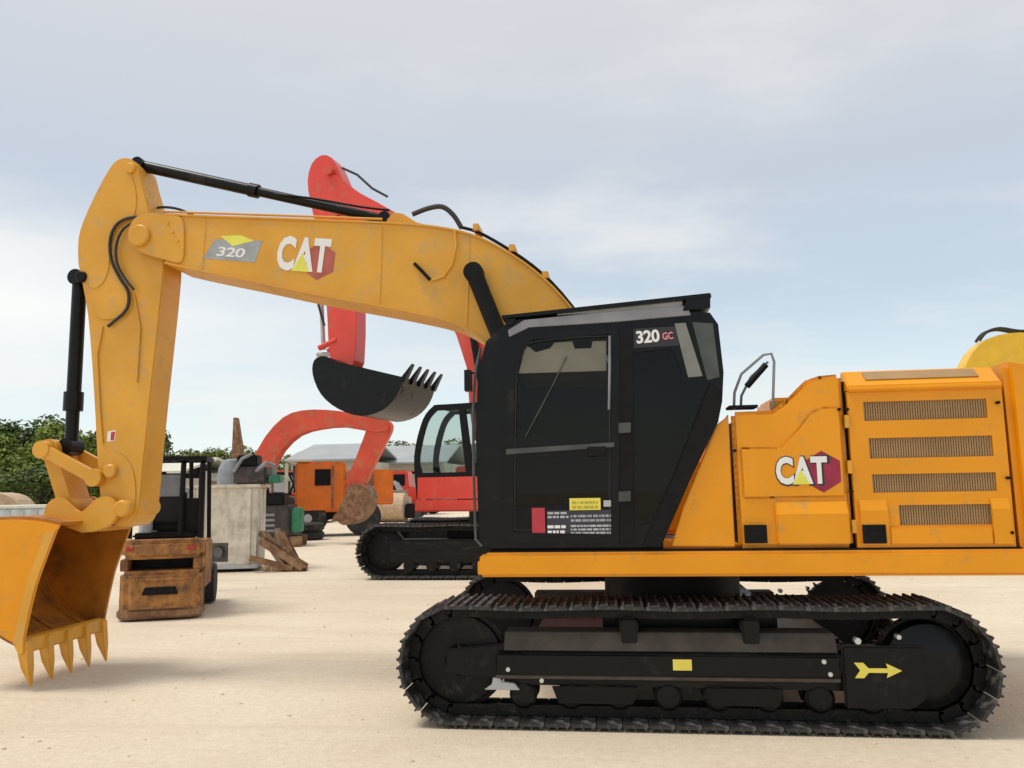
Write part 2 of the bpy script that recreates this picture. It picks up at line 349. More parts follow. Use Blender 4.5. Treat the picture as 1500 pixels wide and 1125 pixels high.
# loose grit
gb = MB()
for k in range(500):
    y = random.uniform(4.6, 17) if k % 3 else random.uniform(4.4, 8); x = random.uniform(-0.75*y-1, 0.6*y+1); r_ = random.choice((0.004, 0.006, 0.008, 0.012))*random.uniform(.7, 1.4)
    q = bmesh.ops.create_icosphere(gb.bm, subdivisions=1, radius=r_)
    for v in q['verts']: v.co = Vector((v.co.x*random.uniform(.8, 1.5)+x, v.co.y+y, v.co.z*.6+r_*.2))
gs = gb.build('gravel', mat('grit', (0.55, 0.45, 0.34), 0.9, var=0.3, scale=3)); gs['kind'] = 'stuff'
gs['label'] = 'loose grit scattered over the sandy yard'; gs['category'] = 'gravel'

# ------------------------------------------------------------------ crawler track
def loop_path(x0, x1, zc, r, sag=0.0):
    """centre line of the shoe band: list of (x, z, angle) at equal pitch"""
    pts = []
    for k in range(60): pts.append((x0+(x1-x0)*k/60, zc-r))
    for k in range(40): t = -math.pi/2+math.pi*k/40; pts.append((x1+r*math.cos(t), zc+r*math.sin(t)))
    for k in range(60):
        u = k/60; pts.append((x1+(x0-x1)*u, zc+r-sag*(math.sin(3*math.pi*u)**2)))
    for k in range(40): t = math.pi/2+math.pi*k/40; pts.append((x0+r*math.cos(t), zc+r*math.sin(t)))
    return pts
def resample(pts, n):
    P = pts+[pts[0]]; L_ = [0]
    for a, b in zip(P, P[1:]): L_.append(L_[-1]+math.hypot(b[0]-a[0], b[1]-a[1]))
    out_ = []; j = 0
    for k in range(n):
        d = L_[-1]*k/n
        while L_[j+1] < d: j += 1
        t = (d-L_[j])/(L_[j+1]-L_[j]); a, b = P[j], P[j+1]
        out_.append((a[0]+(b[0]-a[0])*t, a[1]+(b[1]-a[1])*t, math.atan2(b[1]-a[1], b[0]-a[0])))
    return out_, L_[-1]/n
def shoe_mesh(pitch, width, m, s=1.0):
    q = MB(); p = pitch
    # plate with three grouser bars on the outer (-z) side, bolts inside
    q.prism([(-p*.48, 0.012), (p*.48, 0.012), (p*.48, 0), (p*.42, -0.012), (-p*.36, -0.012), (-p*.48, 0)], -width/2, width/2)
    for gx in (-p*.36, 0.0, p*.36): q.prism([(gx-.012, -0.008), (gx+.012, -0.008), (gx+.007, -0.034*s), (gx-.007, -0.034*s)], -width/2+.006, width/2-.006)
    return q.mesh('track_shoe', m)
def link_mesh(pitch, m):
    q = MB(); p = pitch
    for sy in (-0.085, 0.085):
        q.prism([(-p*.55, .02), (p*.42, .02), (p*.55, .05), (p*.50, .10), (-p*.45, .10), (-p*.56, .055)], sy-.018, sy+.018)
    q.cyl((p*.5, -.11, .06), (p*.5, .11, .06), .022, n=10)
    return q.mesh('chain_link', m)
def crawler(parent, M, x0, x1, zc, r, yc, width, n_shoe, side, name='crawler_track', sag=0.012, detail=True, shoe_stuff=False, frame_m=None):
    """M places the track in parent's space; side=-1 is the outer face towards -Y"""
    path, pitch = resample(loop_path(x0, x1, zc, r, sag), n_shoe)
    rot = M
    chain = MB(rot); lm = link_mesh(pitch, TRK)
    for (x, z, a) in path:
        A = Matrix.Translation((x, yc, z)) @ Matrix.Rotation(-a, 4, 'Y')
        b2 = bmesh.new(); b2.from_mesh(lm); b2.transform(rot @ A); tmp = bpy.data.meshes.new('t'); b2.to_mesh(tmp); b2.free(); chain.bm.from_mesh(tmp); bpy.data.meshes.remove(tmp)
    tk = chain.build(name, TRK, parent)
    sm_ = shoe_mesh(pitch, width, SHOE)
    off = origin_of(parent)
    if not shoe_stuff:
        first = None
        for (x, z, a) in path:
            T = Matrix.Translation(-off) @ rot @ Matrix.Translation((x, yc, z)) @ Matrix.Rotation(-a, 4, 'Y')
            o = bpy.data.objects.new('track_shoe', sm_); COL.objects.link(o); o.parent = tk; o.matrix_local = T
    else:
        q = MB(rot)
        for (x, z, a) in path:
            b2 = bmesh.new(); b2.from_mesh(sm_); b2.transform(rot @ Matrix.Translation((x, yc, z)) @ Matrix.Rotation(-a, 4, 'Y')); tmp = bpy.data.meshes.new('t'); b2.to_mesh(tmp); b2.free(); q.bm.from_mesh(tmp); bpy.data.meshes.remove(tmp)
        o = q.build('track_shoes', SHOE, tk); o['kind'] = 'stuff'
    return tk, path, pitch

# ------------------------------------------------------------------ THE YELLOW EXCAVATOR
YC = 7.86; YT = 6.67; YF = 9.05            # machine centre plane, near and far track centre planes
YS = 6.50                                  # plane of the house side panels
ex = thing('excavator', 'large yellow crawler excavator with dark cab and raised boom in the foreground', 'excavator', (0.48, YC, 0))
I4 = Matrix.Identity(4)
TX0, TX1, TZ, TR = -1.29, 2.25, 0.475, 0.435
for yc, side in ((YT, -1), (YF, 1)):
    tk, path, pitch = crawler(ex, I4, TX0, TX1, TZ, TR, yc, 0.60, 50, side)
    s = side
    fr = MB()
    # main side frame: tapered box with sloping dust-covered top
    fr.prism([(-0.93, .30), (1.98, .28), (1.98, .58), (-0.93, .58)], yc-.14, yc+.14)
    fr.prism([(-0.80, .42), (1.85, .42), (1.85, .56), (-0.80, .56)], yc+s*.14, yc+s*.20)
    fro = fr.build('track_frame', FRM, ex, bevel=.012)
    MB().prism([(yc+s*.20, .57), (yc+s*.12, .70), (yc-s*.12, .70), (yc-s*.20, .57)], -0.92, 1.60, axis='X').build('frame_top_plate', DUST, fro, bevel=.006)
    # idler
    idl = MB().lathe([(.30, -.07), (.335, -.065), (.345, -.03), (.375, -.028), (.375, .028), (.345, .03), (.335, .065), (.30, .07)], (TX0, yc, TZ), n=40).build('idler', TRK, ex, sm=True)
    MB().lathe([(.10, -.02), (.12, 0), (.12, .05), (.05, .06)], (TX0, yc+s*.10, TZ), n=24).build('idler_hub', BLK, idl, sm=True)
    MB().prism([(TX0-.10, .38), (TX0+.42, .34), (TX0+.42, .62), (TX0-.10, .57)], yc+s*.12, yc+s*.155).build('idler_bracket', BLK, ex, bevel=.01)
    # sprocket + final drive
    sp = MB()
    pts = []
    for k in range(23):
        for rr, dt in ((.335, -.35), (.335, -.18), (.372, -.06), (.372, .06), (.335, .18), (.335, .35)):
            t = 2*math.pi*(k+dt)/23; pts.append((TX1+rr*math.cos(t), TZ+rr*math.sin(t)))
    clean = [p for i, p in enumerate(pts) if i % 3 != 2 or True]
    sp.prism(clean, yc-.04, yc+.04)
    sp.build('sprocket', TRK, ex)
    MB().lathe([(.29, -.02), (.32, 0), (.30, .10), (.23, .13), (.17, .15), (.05, .155)] if s > 0 else [(.29, .02), (.32, 0), (.30, -.10), (.23, -.13), (.17, -.15), (.05, -.155)], (TX1, yc+s*.04, TZ), n=36).build('final_drive', BLK, ex, sm=True)
    # rollers
    for k in range(8):
        x = -0.78+k*(2.62/7)
        MB().lathe([(.06, -.15), (.085, -.145), (.11, -.12), (.11, -.10), (.085, -.09), (.085, .09), (.11, .10), (.11, .12), (.085, .145), (.06, .15)], (x, yc, .225), n=20).build('track_roller', TRK, ex, sm=True)
    for x in (0.06, 0.98):
        MB().lathe([(.05, -.13), (.075, -.12), (.075, .12), (.05, .13)], (x, yc, .745), n=18).build('carrier_roller', TRK, ex, sm=True)
        MB().bx(x-.06, x+.06, yc+s*.13, yc+s*.17, .62, .80).build('roller_bracket', BLK, ex, bevel=.008)
    # sprocket guard / travel motor cover with its end plate
    MB().prism([(1.62, .18), (2.10, .18), (2.20, .26), (2.20, .63), (1.62, .63)], yc+s*.19, yc+s*.225).build('drive_cover', BLK, ex, bevel=.015)
    # lower guiding guards
    for (a, b) in ((-0.55, 0.12), (0.62, 1.20)):
        MB().prism([(a, .30), (b, .30), (b-.05, .17), (a+.05, .17)], yc+s*.155, yc+s*.17).build('chain_guard', BLK, ex, bevel=.004)
    MB().bx(-0.98, 1.60, yc+s*.225, yc+s*.245, .395, .555).build('frame_side_plate', BLK, ex, bevel=.01)
    MB().bx(-0.98, 1.60, yc+s*.201, yc+s*.224, .365, .392).build('frame_edge_strip', DUST, ex, bevel=.003)
    for (x, z, q_) in ((-0.88, .44, .017), (-0.62, .36, .017), (1.52, .43, .017), (1.48, .52, .017), (1.73, .67, .024), (2.02, .70, .018)):
        MB().cyl((x, yc+s*.20, z), (x, yc+s*.264, z), q_, n=8).build('frame_bolt', BOLT, ex)
    MB().prism([(-1.08, .27), (-.80, .27), (-.84, .32), (-.93, .33), (-.96, .36), (-1.01, .36), (-1.02, .31)], yc+s*.16, yc+s*.19).build('guard_lug', LGR, ex, bevel=.004)
# decals on the near track frame
yn = YT-.246
MB().bx(0.38, 0.52, yn-.002, yn-.0005, .445, .525).build('frame_sticker', YLD, ex)
ya = YT-.2265
ar = [(1.72, .45), (1.80, .45), (1.80, .465)]
cx, cz = 1.865, .455
arrow = [(cx-.165, cz+.055), (cx-.10, cz+.055), (cx-.065, cz+.016), (cx+.07, cz+.016), (cx+.06, cz+.052), (cx+.17, cz), (cx+.06, cz-.052), (cx+.07, cz-.016), (cx-.065, cz-.016), (cx-.10, cz-.055), (cx-.165, cz-.055), (cx-.125, cz)]
MB().prism(arrow, ya-.002, ya-.0005).build('arrow_decal', YLD, ex)
# car body between the tracks and slew ring
cb = MB(); cb.bx(-0.15, 1.25, YT+.2, YF-.2, .52, .82); cb.bx(-0.75, 0.0, YT+.2, YF-.2, .42, .60); cb.bx(1.0, 1.75, YT+.2, YF-.2, .42, .60)
cb.build('car_body', BLK, ex, bevel=.03)
MB().cyl((.48, YC, .82), (.48, YC, 1.13), .62, n=48).build('slew_ring', BLKM, ex, sm=True)

# --- upper frame
Z0, Z1 = 1.135, 1.325
fb = MB()
fb.prism([(-1.12, Z0+.03), (-1.10, Z0), (3.30, Z0), (3.30, Z1), (-1.06, Z1), (-1.12, Z1-.05)], YS-.045, YS+.22)
fb.prism([(-1.10, Z0+.02), (3.2, Z0+.02), (3.2, Z1-.02), (-1.10, Z1-.02)], 9.0, 9.27)
fb.bx(-1.06, 3.1, YS+.2, 9.02, Z0+.03, Z1-.03)
fb.build('upper_frame', YEL, ex, bevel=.022)
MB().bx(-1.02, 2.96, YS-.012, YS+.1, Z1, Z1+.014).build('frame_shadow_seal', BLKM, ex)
ZB = Z1+.016
# inner core so nothing is see-through behind the doors
MB().prism([(1.0, ZB), (2.9, ZB), (2.9, 2.62), (1.6, 2.62), (1.3, 2.42), (1.0, 2.36)], YS+.07, 7.45).build('inner_bulkhead', BLKM, ex)
MB().prism([(0.9, ZB), (2.9, ZB), (2.9, 2.64), (1.6, 2.64), (1.05, 2.30), (0.9, 2.30)], 8.2, 9.18).build('right_side_housing', YEL, ex, bevel=.04)
MB().prism([(-0.9, ZB), (0.88, ZB), (0.88, 2.1), (0.1, 2.1), (-0.2, 1.7), (-0.9, 1.65)], 8.42, 9.18).build('fuel_tank', YEL, ex, bevel=.04)
MB().bx(1.4, 2.9, 7.46, 8.19, ZB, 2.60).build('engine_hood', YEL, ex, bevel=.03)
# front corner panel (triangle behind cab)
pf = tr([(1063, 612), (1050, 622), (1030, 670), (1000, 745), (984, 800), (1077, 801), (1071, 690), (1067, 606)], YS)
pf = [(x, max(z, ZB)) for x, z in pf]
MB().prism(pf, YS, YS+.06).build('cab_rear_panel', YEL, ex, bevel=.008)
# storage door
def P(*pts): return tr(pts, YS)
sdp = [xz(1071, 603, YS), xz(1130, 601, YS), xz(1150, 587, YS), xz(1180, 557, YS), xz(1200, 550, YS), xz(1231, 547, YS), (1.78, ZB), (0.925, ZB)]
sdp[5] = (1.77, sdp[5][1])
sdo = MB().prism(sdp, YS+.006, YS+.068).build('storage_door', YEL, ex, bevel=.052)
inner = [xz(1168, 628, YS), xz(1186, 604, YS), xz(1203, 596, YS), (1.742, xz(1236, 595, YS)[1]), (1.742, 1.72), xz(1128, 735, YS), (0.97, 1.72), (0.965, xz(1090, 655, YS)[1]), xz(1140, 655, YS)]
inner[5] = (xz(1128, 735, YS)[0], 1.72)
MB().prism(inner, YS-.012, YS+.02).build('door_panel', YEL, sdo, bevel=.02)
MB().prism([(YS+.02, ZB+.03), (YS-.045, ZB+.03), (YS-.05, 1.60), (YS-.005, 1.70), (YS+.02, 1.70)], 1.21, 1.745, axis='X').build('door_step', YEL, sdo, bevel=.010)
# engine door with real louvre openings
def hole(x0, x1, y0, y1):
    a = xz(x0, y0, YS); b = xz(x1, y1, YS)
    return [(a[0], b[1]), (b[0], b[1]), (b[0], a[1]), (a[0], a[1])]
H = [hole(1264, 1447, 589, 612), hole(1272, 1456, 642, 668), hole(1277, 1461, 695, 719)]
H = [[(x, z) for x, z in h] for h in H]
edp = [(1.80, ZB), (2.925, ZB), (2.925, 2.54), (1.80, 2.54)]
HL = [hole(1316, 1463, 740, 768)]
edo = MB().ring(edp, H+HL, YS+.0, YS+.05).build('engine_door', YEL, ex)
# sloped top band of the hood with a vent of its own
TB = MB(); TB.prism([(YS+.005, 2.52), (YS-.035, 2.53), (YS-.032, 2.57), (YS+.13, 2.705), (YS+.16, 2.705), (YS+.16, 2.52)], 1.80, 2.92, axis='X'); TB.build('hood_edge', YEL, ex, bevel=.01)
MB().prism([(YS+.024, 2.618), (YS+.105, 2.686), (YS+.100, 2.694), (YS+.018, 2.626)], 1.95, 2.78, axis='X').build('vent_grille', VENT, ex)
# raised lower step on the engine door
for a, b in ((1.83, 2.03), (2.77, 2.90)):
    MB().prism([(YS-.001, ZB+.02), (YS-.024, ZB+.02), (YS-.03, 1.62), (YS-.004, 1.70), (YS-.001, 1.70)], a, b, axis='X').build('door_step', YEL, edo, bevel=.01)
MB().bx(2.035, 2.765, YS-.024, YS-.001, ZB+.02, HL[0][0][1]-.012).build('door_step', YEL, edo, bevel=.01)
for h in H+HL:
    x0, x1 = h[0][0], h[1][0]; z0, z1 = h[0][1], h[2][1]
    v = MB()
    n = int((x1-x0)/.018)
    for k in range(n): v.bx(x0+(k+.12)*(x1-x0)/n, x0+(k+.80)*(x1-x0)/n, YS+.014, YS+.022, z0-.01, z1+.01)
    for q in (.33, .66): v.bx(x0, x1, YS+.0225, YS+.028, z0+(z1-z0)*q-.004, z0+(z1-z0)*q+.004)
    vo = v.build('vent_grille', VENT, edo); MB().bx(x0-.02, x1+.02, YS+.0505, YS+.056, z0-.02, z1+.02).build('vent_backing', VENTB, vo)
for px in (1106, 1279):
    a = xz(px, 782, YS); par = sdo if px < 1200 else edo
    l_ = MB().ring([(a[0]-.085, a[1]-.07), (a[0]+.085, a[1]-.07), (a[0]+.085, a[1]+.07), (a[0]-.085, a[1]+.07)], [[(a[0]-.07, a[1]-.055), (a[0]-.07, a[1]+.055), (a[0]+.07, a[1]+.055), (a[0]+.07, a[1]-.055)]], YS-.036, YS-.0285)
    l_.bx(a[0]-.071, a[0]+.071, YS-.0315, YS-.029, a[1]-.056, a[1]+.056); l_.bx(a[0]-.04, a[0]+.04, YS-.040, YS-.0315, a[1]-.012, a[1]+.02)
    l_.build('door_latch', BLKM, par)
for (px, py, par) in ((1228, 600, sdo), (1229, 760, sdo), (1076, 660, sdo), (1460, 590, edo), (1475, 700, edo), (1480, 780, edo), (1240, 600, edo), (1246, 720, edo)):
    a = xz(px, py, YS); MB().cyl((a[0], YS-.036, a[1]), (a[0], YS+.014, a[1]), .012, n=8).build('panel_bolt', BLKM, par)
for pz in (2.3, 1.95, 1.5): MB().bx(1.765, 1.80, YS-.018, YS-.0005, pz-.05, pz+.05).build('door_hinge', YELB, edo, bevel=.004)
# counterweight
MB().prism([(2.965, Z0+.0), (3.30, Z0), (3.42, 1.5), (3.42, 2.35), (3.30, 2.66), (2.955, 2.74)], YS-.02, 9.25).build('counterweight', YEL, ex, bevel=.05)
# brand lettering
def hexa(c, r_, sx=1.0, a0=0): return [(c[0]+sx*r_*math.cos(a0+k*math.pi/3), c[1]+r_*math.sin(a0+k*math.pi/3)) for k in range(6)]
def cat_logo(parent, c, wd, ht, Y, tilt, hexmat, tri_mat, hc, hr_, backing=True):
    ca, sa = math.cos(tilt), math.sin(tilt)
    def rp(p): return (c[0]+p[0]*ca+p[1]*sa, c[1]-p[0]*sa+p[1]*ca)
    hx = hexa(hc, hr_, .96, math.pi/6)
    o = MB().prism([rp(p) for p in hx], Y-.0015, Y).build('hexagon_emblem', hexmat, parent)
    if backing: text_mesh('CAT', 'letter_outline', DKD, parent, (c[0]+.006, c[1]-.003), wd*1.07, ht*1.10, Y-.002, depth=.001, bold=.07, slant=tilt)
    text_mesh('CAT', 'letters', WHT, parent, c, wd, ht, Y-.0035, depth=.0015, bold=.042, slant=tilt)
    w_ = wd*.17; t_ = [(-w_, -ht*.50), (w_, -ht*.50), (0, ht*.02)]
    MB().prism([rp((p[0]-wd*.02, p[1])) for p in t_], Y-.0065, Y-.0055).build('triangle_emblem', tri_mat, parent)
cat_logo(sdo, xz(1174, 689, YS-.012), 0.385, 0.215, YS-.0125, 0.0, MAR, LIM, (.155, -.012), .160)

# --- cab
CY0, CY1 = 6.47, 7.46
cabp = tr([(702, 803), (697, 640), (700, 545), (712, 500), (738, 476), (760, 468), (1000, 456), (1040, 458), (1052, 475), (1060, 545), (1058, 588), (1052, 618), (1010, 700), (968, 801)], CY0)
cabp = [(x, max(z, ZB+.002)) for x, z in cabp]
winh = tr([(752, 640), (757, 560), (768, 512), (780, 497), (898, 487), (908, 492), (908, 640), (760, 648)], CY0)
wint = tr([(745, 778), (748, 672), (905, 664), (905, 770), (890, 780)], CY0)
winq = tr([(930, 516), (985, 510), (1000, 548), (1040, 553), (1043, 600), (990, 700), (950, 770), (930, 770)], CY0)
wr = tr([(992, 470), (1006, 468), (1030, 545), (1012, 549)], CY0)
cab = MB().ring(cabp, [winh, wint, winq], CY0, CY0+.055).build('cab', BLK, ex)
winf = tr([(745, 548), (752, 512), (768, 500), (898, 492), (905, 498), (905, 545)], CY0)
MB().ring(cabp, [winf], CY1-.05, CY1).build('cab_right_wall', BLK, cab)
# windscreen frame: posts run between the two walls
fx = tr([(700, 803), (696, 640), (699, 545), (711, 500), (738, 474)], CY0)
for i in range(len(fx)-1):
    (xa, za), (xb, zb) = fx[i], fx[i+1]
    for y0, y1 in ((CY0+.056, CY0+.10), (CY1-.10, CY1-.051)):
        MB().prism([(xa+.003, za), (xa+.06, za), (xb+.06, zb), (xb+.003, zb)], y0, y1).build('windscreen_post', BLK, cab)
MB().prism([(fx[0][0]+.01, ZB+.002), (fx[0][0]+.05, ZB+.002), (fx[0][0]+.05, ZB+.35), (fx[0][0]+.01, ZB+.35)], CY0+.101, CY1-.101).build('front_kick_panel', BLK, cab)
g_ = MB()
for i in range(len(fx)-1):
    (xa, za), (xb, zb) = fx[i], fx[i+1]; g_.prism([(xa+.02, za+(.35 if i == 0 else 0)), (xa+.026, za+(.35 if i == 0 else 0)), (xb+.026, zb), (xb+.02, zb)], CY0+.101, CY1-.101)
g_.build('windscreen', GLS, cab)
# thin tube added for the highlight along the front post
MB().tube([at(x, y, CY0-.012) for x, y in ((706, 800), (697, 790), (694, 700), (693, 600), (697, 540), (704, 510))], .012, 8).build('front_post_highlight', DSMK, cab, sm=True)
# roof, rear wall, floor
rp_ = tr([(738, 474), (760, 466), (1000, 454), (1040, 457)], CY0)
MB().prism([(x, z-.002) for x, z in rp_]+[(x, z-.06) for x, z in reversed(rp_)], CY0+.056, CY1-.051).build('cab_roof', GRY, cab)
rb = tr([(1050, 476), (1058, 545), (1056, 588), (1048, 620), (1005, 706), (966, 799)], CY0)
rw = MB()
for a, b in zip(rb, rb[1:]): rw.prism([(a[0]-.005, a[1]), (b[0]-.005, b[1]), (b[0]-.04, b[1]), (a[0]-.04, a[1])], CY0+.056, CY1-.051)
rw.build('cab_rear_wall', BLK, cab)
MB().bx(-1.05, .35, CY0+.056, CY1-.051, ZB+.002, ZB+.08).build('cab_floor', BLKM, cab)
# pillars and the thick sloping rear post, proud of the wall
MB().prism(tr([(1040, 560), (1058, 575), (1052, 618), (1012, 700), (968, 801), (940, 801), (985, 700)], CY0), CY0-.02, CY0-.001).build('rear_post', BLKM, cab, bevel=.006)
MB().prism(tr([(908, 482), (928, 480), (930, 795), (908, 797)], CY0), CY0-.012, CY0-.001).build('centre_post', BLKM, cab, bevel=.004)
# door frame
drp = tr([(738, 795), (741, 560), (752, 508), (775, 490), (898, 482), (906, 488), (906, 796)], CY0)
dri = tr([(752, 780), (754, 562), (764, 516), (782, 498), (892, 490), (895, 496), (895, 782)], CY0)
door = MB().ring(drp, [dri], CY0-.016, CY0-.002).build('door', BLK, cab)
MB().prism(tr([(742, 658), (900, 648), (900, 655), (742, 666)], CY0), CY0-.030, CY0-.0165).build('door_bar', DSMK, cab, bevel=.003)
MB().tube([at(x, y, CY0-.03) for x, y in ((893, 492), (893, 540), (892, 600))], .010, 8).build('grab_rail', GRY, cab, sm=True)
MB().prism(tr([(860, 655), (888, 654), (888, 668), (860, 669)], CY0), CY0-.036, CY0-.031).build('door_handle', BLKM, cab, bevel=.003)
for pz in (620, 720): MB().prism(tr([(906, pz), (924, pz-1), (924, pz+14), (906, pz+15)], CY0), CY0-.034, CY0-.0165).build('door_hinge', DSMK, cab, bevel=.004)
sl = tr([(754, 776), (756, 562), (766, 518), (784, 500), (890, 492), (893, 498), (893, 778)], CY0)
MB().tube([(x, CY0-.004, z) for x, z in smooth(sl, 2)]+[(sl[0][0], CY0-.004, sl[0][1])], .007, 6).build('door_seal', HOSE, cab, sm=True)
MB().tube([at(770, 640, CY0-.012), at(812, 560, CY0-.014), at(830, 522, CY0-.012)], .006, 6).build('wiper', DSMK, cab, sm=True)
# glazing
def pane(h, y, m=GLS): MB().prism([(x, z) for x, z in h], y, y+.006).build('window_pane', m, cab)
def grow(h, d):
    cx_ = sum(p[0] for p in h)/len(h); cz_ = sum(p[1] for p in h)/len(h)
    return [(cx_+(x-cx_)*(1-d), cz_+(z-cz_)*(1-d)) for x, z in h]
for h in (winh, wint, winq): pane(grow(h, -.0), CY0+.012)
for h in (winf,): pane(h, CY1-.02)
# rear corner window: its sky reflection is put in as flat grey strips below
# roof guard
gp = tr([(735, 463), (1040, 430), (1042, 436), (736, 468)], CY0)
rg = MB().prism(gp, CY0-.03, CY1+.02).build('roof_guard', BLK, cab, bevel=.004)
MB().prism(tr([(1006, 436), (1040, 432), (1040, 452), (1000, 456)], CY0), CY0-.028, CY1+.018).build('guard_bracket', BLK, cab, bevel=.004)
MB().prism(tr([(742, 468), (756, 467), (752, 476), (742, 478)], CY0), CY0-.02, CY1+.01).build('guard_bracket', BLK, cab, bevel=.003)
MB().prism(tr([(820, 456), (1000, 440), (1000, 451), (815, 461)], CY0), CY0+.02, CY0+.04).build('roof_light_bar', LGR, cab, bevel=.003)
MB().prism(tr([(744, 484), (768, 469), (880, 458), (1006, 448), (1012, 462), (900, 472), (775, 480), (746, 494)], CY0), CY0-.012, CY0-.0005).build('roof_fairing', ROOFT, cab, bevel=.004)
MB().prism(tr([(988, 474), (1004, 473), (1029, 551), (1008, 553)], CY0), CY0-.006, CY0-.0005).build('corner_glass_reflection', REFL, cab)  # opaque pale strip, sky reflection of the corner glass painted as colour
MB().prism(tr([(1014, 472), (1044, 474), (1054, 552), (1036, 557)], CY0), CY0-.006, CY0-.0005).build('corner_sky_reflection', DSMK, cab)  # grey panel put in for rounded corner glass reflecting the sky
MB().prism(tr([(757, 547), (762, 522), (772, 506), (785, 516), (806, 510), (812, 502), (838, 500), (842, 511), (866, 510), (868, 500), (888, 499), (888, 543)], CY0), CY0+.002, CY0+.008).build('window_light_band', LBAND, cab)  # made-up panel, its beige stands for the pale light in the door window
# interior: seat, console, monitor, levers
sx, sz = -.28, ZB+.10
it = MB(); it.bx(sx-.28, sx+.22, 6.72, 7.22, sz+.32, sz+.46); it.box((sx+.27, 6.97, sz+.82), (.13, .48, .80), Matrix.Rotation(R(12), 4, 'Y')); it.box((sx+.37, 6.97, sz+1.28), (.10, .28, .2), Matrix.Rotation(R(12), 4, 'Y')); it.bx(sx-.2, sx+.15, 6.8, 7.14, sz, sz+.32)
it.build('driver_seat', SEAT, cab, bevel=.03)
c_ = MB(); c_.bx(sx-.35, sx+.25, 6.60, 6.70, sz+.30, sz+.62); c_.bx(sx-.35, sx+.25, 7.25, 7.38, sz+.30, sz+.66); c_.box((sx-.5, 7.2, sz+.95), (.06, .25, .2))
c_.build('control_console', BLKM, cab, bevel=.02)
j = MB(); j.tube([(sx-.28, 6.65, sz+.62), (sx-.30, 6.65, sz+.75), (sx-.33, 6.65, sz+.84)], [.014, .014, .026], 8); j.tube([(sx-.28, 7.3, sz+.66), (sx-.30, 7.3, sz+.78), (sx-.33, 7.3, sz+.87)], [.014, .014, .026], 8)
j.build('joystick', BLKM, cab, sm=True)
sv = MB(); sv.bx(-.85, -.15, 6.56, 6.60, 2.93, 3.02); sv.bx(-.55, -.40, 6.58, 6.64, 2.86, 2.94); sv.build('sun_visor', BLKM, cab, bevel=.01)
# decals
def dec(name, x0, y0, x1, y1, m, Y=CY0-.018):
    a = xz(x0, y0, Y); b = xz(x1, y1, Y); return MB().bx(a[0], b[0], Y-.0015, Y, b[1], a[1]).build(name, m, cab)
MB().prism(tr([(925, 482), (992, 478), (994, 506), (925, 510)], CY0), CY0-.0035, CY0-.0015).build('number_plate', DKD, cab)
text_mesh('320', 'model_number', WHT, cab, xz(949, 493, CY0), .185, .105, CY0-.004, bold=.03, slant=R(-3))
text_mesh('GC', 'model_suffix', PNK, cab, xz(978, 492, CY0), .085, .060, CY0-.004, bold=.02, slant=R(-3))
MB().prism(tr([(742, 742), (905, 735), (905, 792), (742, 794)], CY0), CY0-.010, CY0-.0005).build('lower_door_panel', BLKM, cab)
yd = CY0-.0105
def dashes(x0, y0, x1, y1, rows, m):
    a = xz(x0, y0, yd-.0016); b = xz(x1, y1, yd-.0016); q = MB(); rn = random.Random(int(x0)); h_ = (a[1]-b[1])/rows
    for k in range(rows):
        x = a[0]
        while x < b[0]-.012:
            l_ = min(rn.uniform(.010, .05), b[0]-x); q.bx(x, x+l_, yd-.0030, yd-.0017, b[1]+h_*(k+.22), b[1]+h_*(k+.78)); x += l_+rn.uniform(.005, .012)
    o_ = q.build('sticker_print', m, cab); o_['kind'] = 'stuff'
dashes(802, 749, 833, 760, 2, LGR); dashes(802, 768, 829, 783, 2, WHT); dashes(836, 753, 897, 765, 2, GRYD); dashes(836, 768, 897, 783, 3, LGR); dashes(838, 733, 876, 746, 2, OCHP)
dec('yellow_sticker', 834, 730, 880, 748, YLD, yd); dec('sticker_print', 884, 733, 897, 742, LGR, yd)
dec('red_sticker', 779, 744, 799, 790, REDD, yd); dec('sticker_backing', 801, 748, 898, 784, DSLT, yd)
# handrails and mirror behind the cab
hr = MB()
def wp(x, y, Y): return at(x, y, Y)
hr.tube([wp(1075, 600, 6.6), wp(1076, 575, 6.6), wp(1086, 548, 6.6), wp(1118, 520, 6.6), wp(1130, 518, 6.6), wp(1134, 530, 6.6), wp(1132, 598, 6.6)], .011, 8)
hr.build('handrail', GRY, ex, sm=True); hr = MB(); hr.tube([wp(1085, 600, 6.9), wp(1086, 580, 6.9), wp(1100, 552, 6.9), wp(1125, 530, 6.9)], .011, 8)
hr.build('handrail', GRY, ex, sm=True)
MB().tube([wp(1094, 566, 6.75), wp(1122, 534, 6.75)], .026, 10).build('filler_hose', BLKM, ex, sm=True)
MB().bx(0.91, 1.13, 6.53, 6.75, 2.435, 2.455).build('step_mat', BLKM, ex)
# mirror bracket left of the cab front
mr_ = MB(); mr_.tube([wp(700, 545, 6.5), wp(686, 548, 6.45), wp(683, 570, 6.42)], .010, 6); mr_.box(wp(686, 558, 6.40), (.05, .10, .17)); mr_.build('side_mirror', BLK, ex)
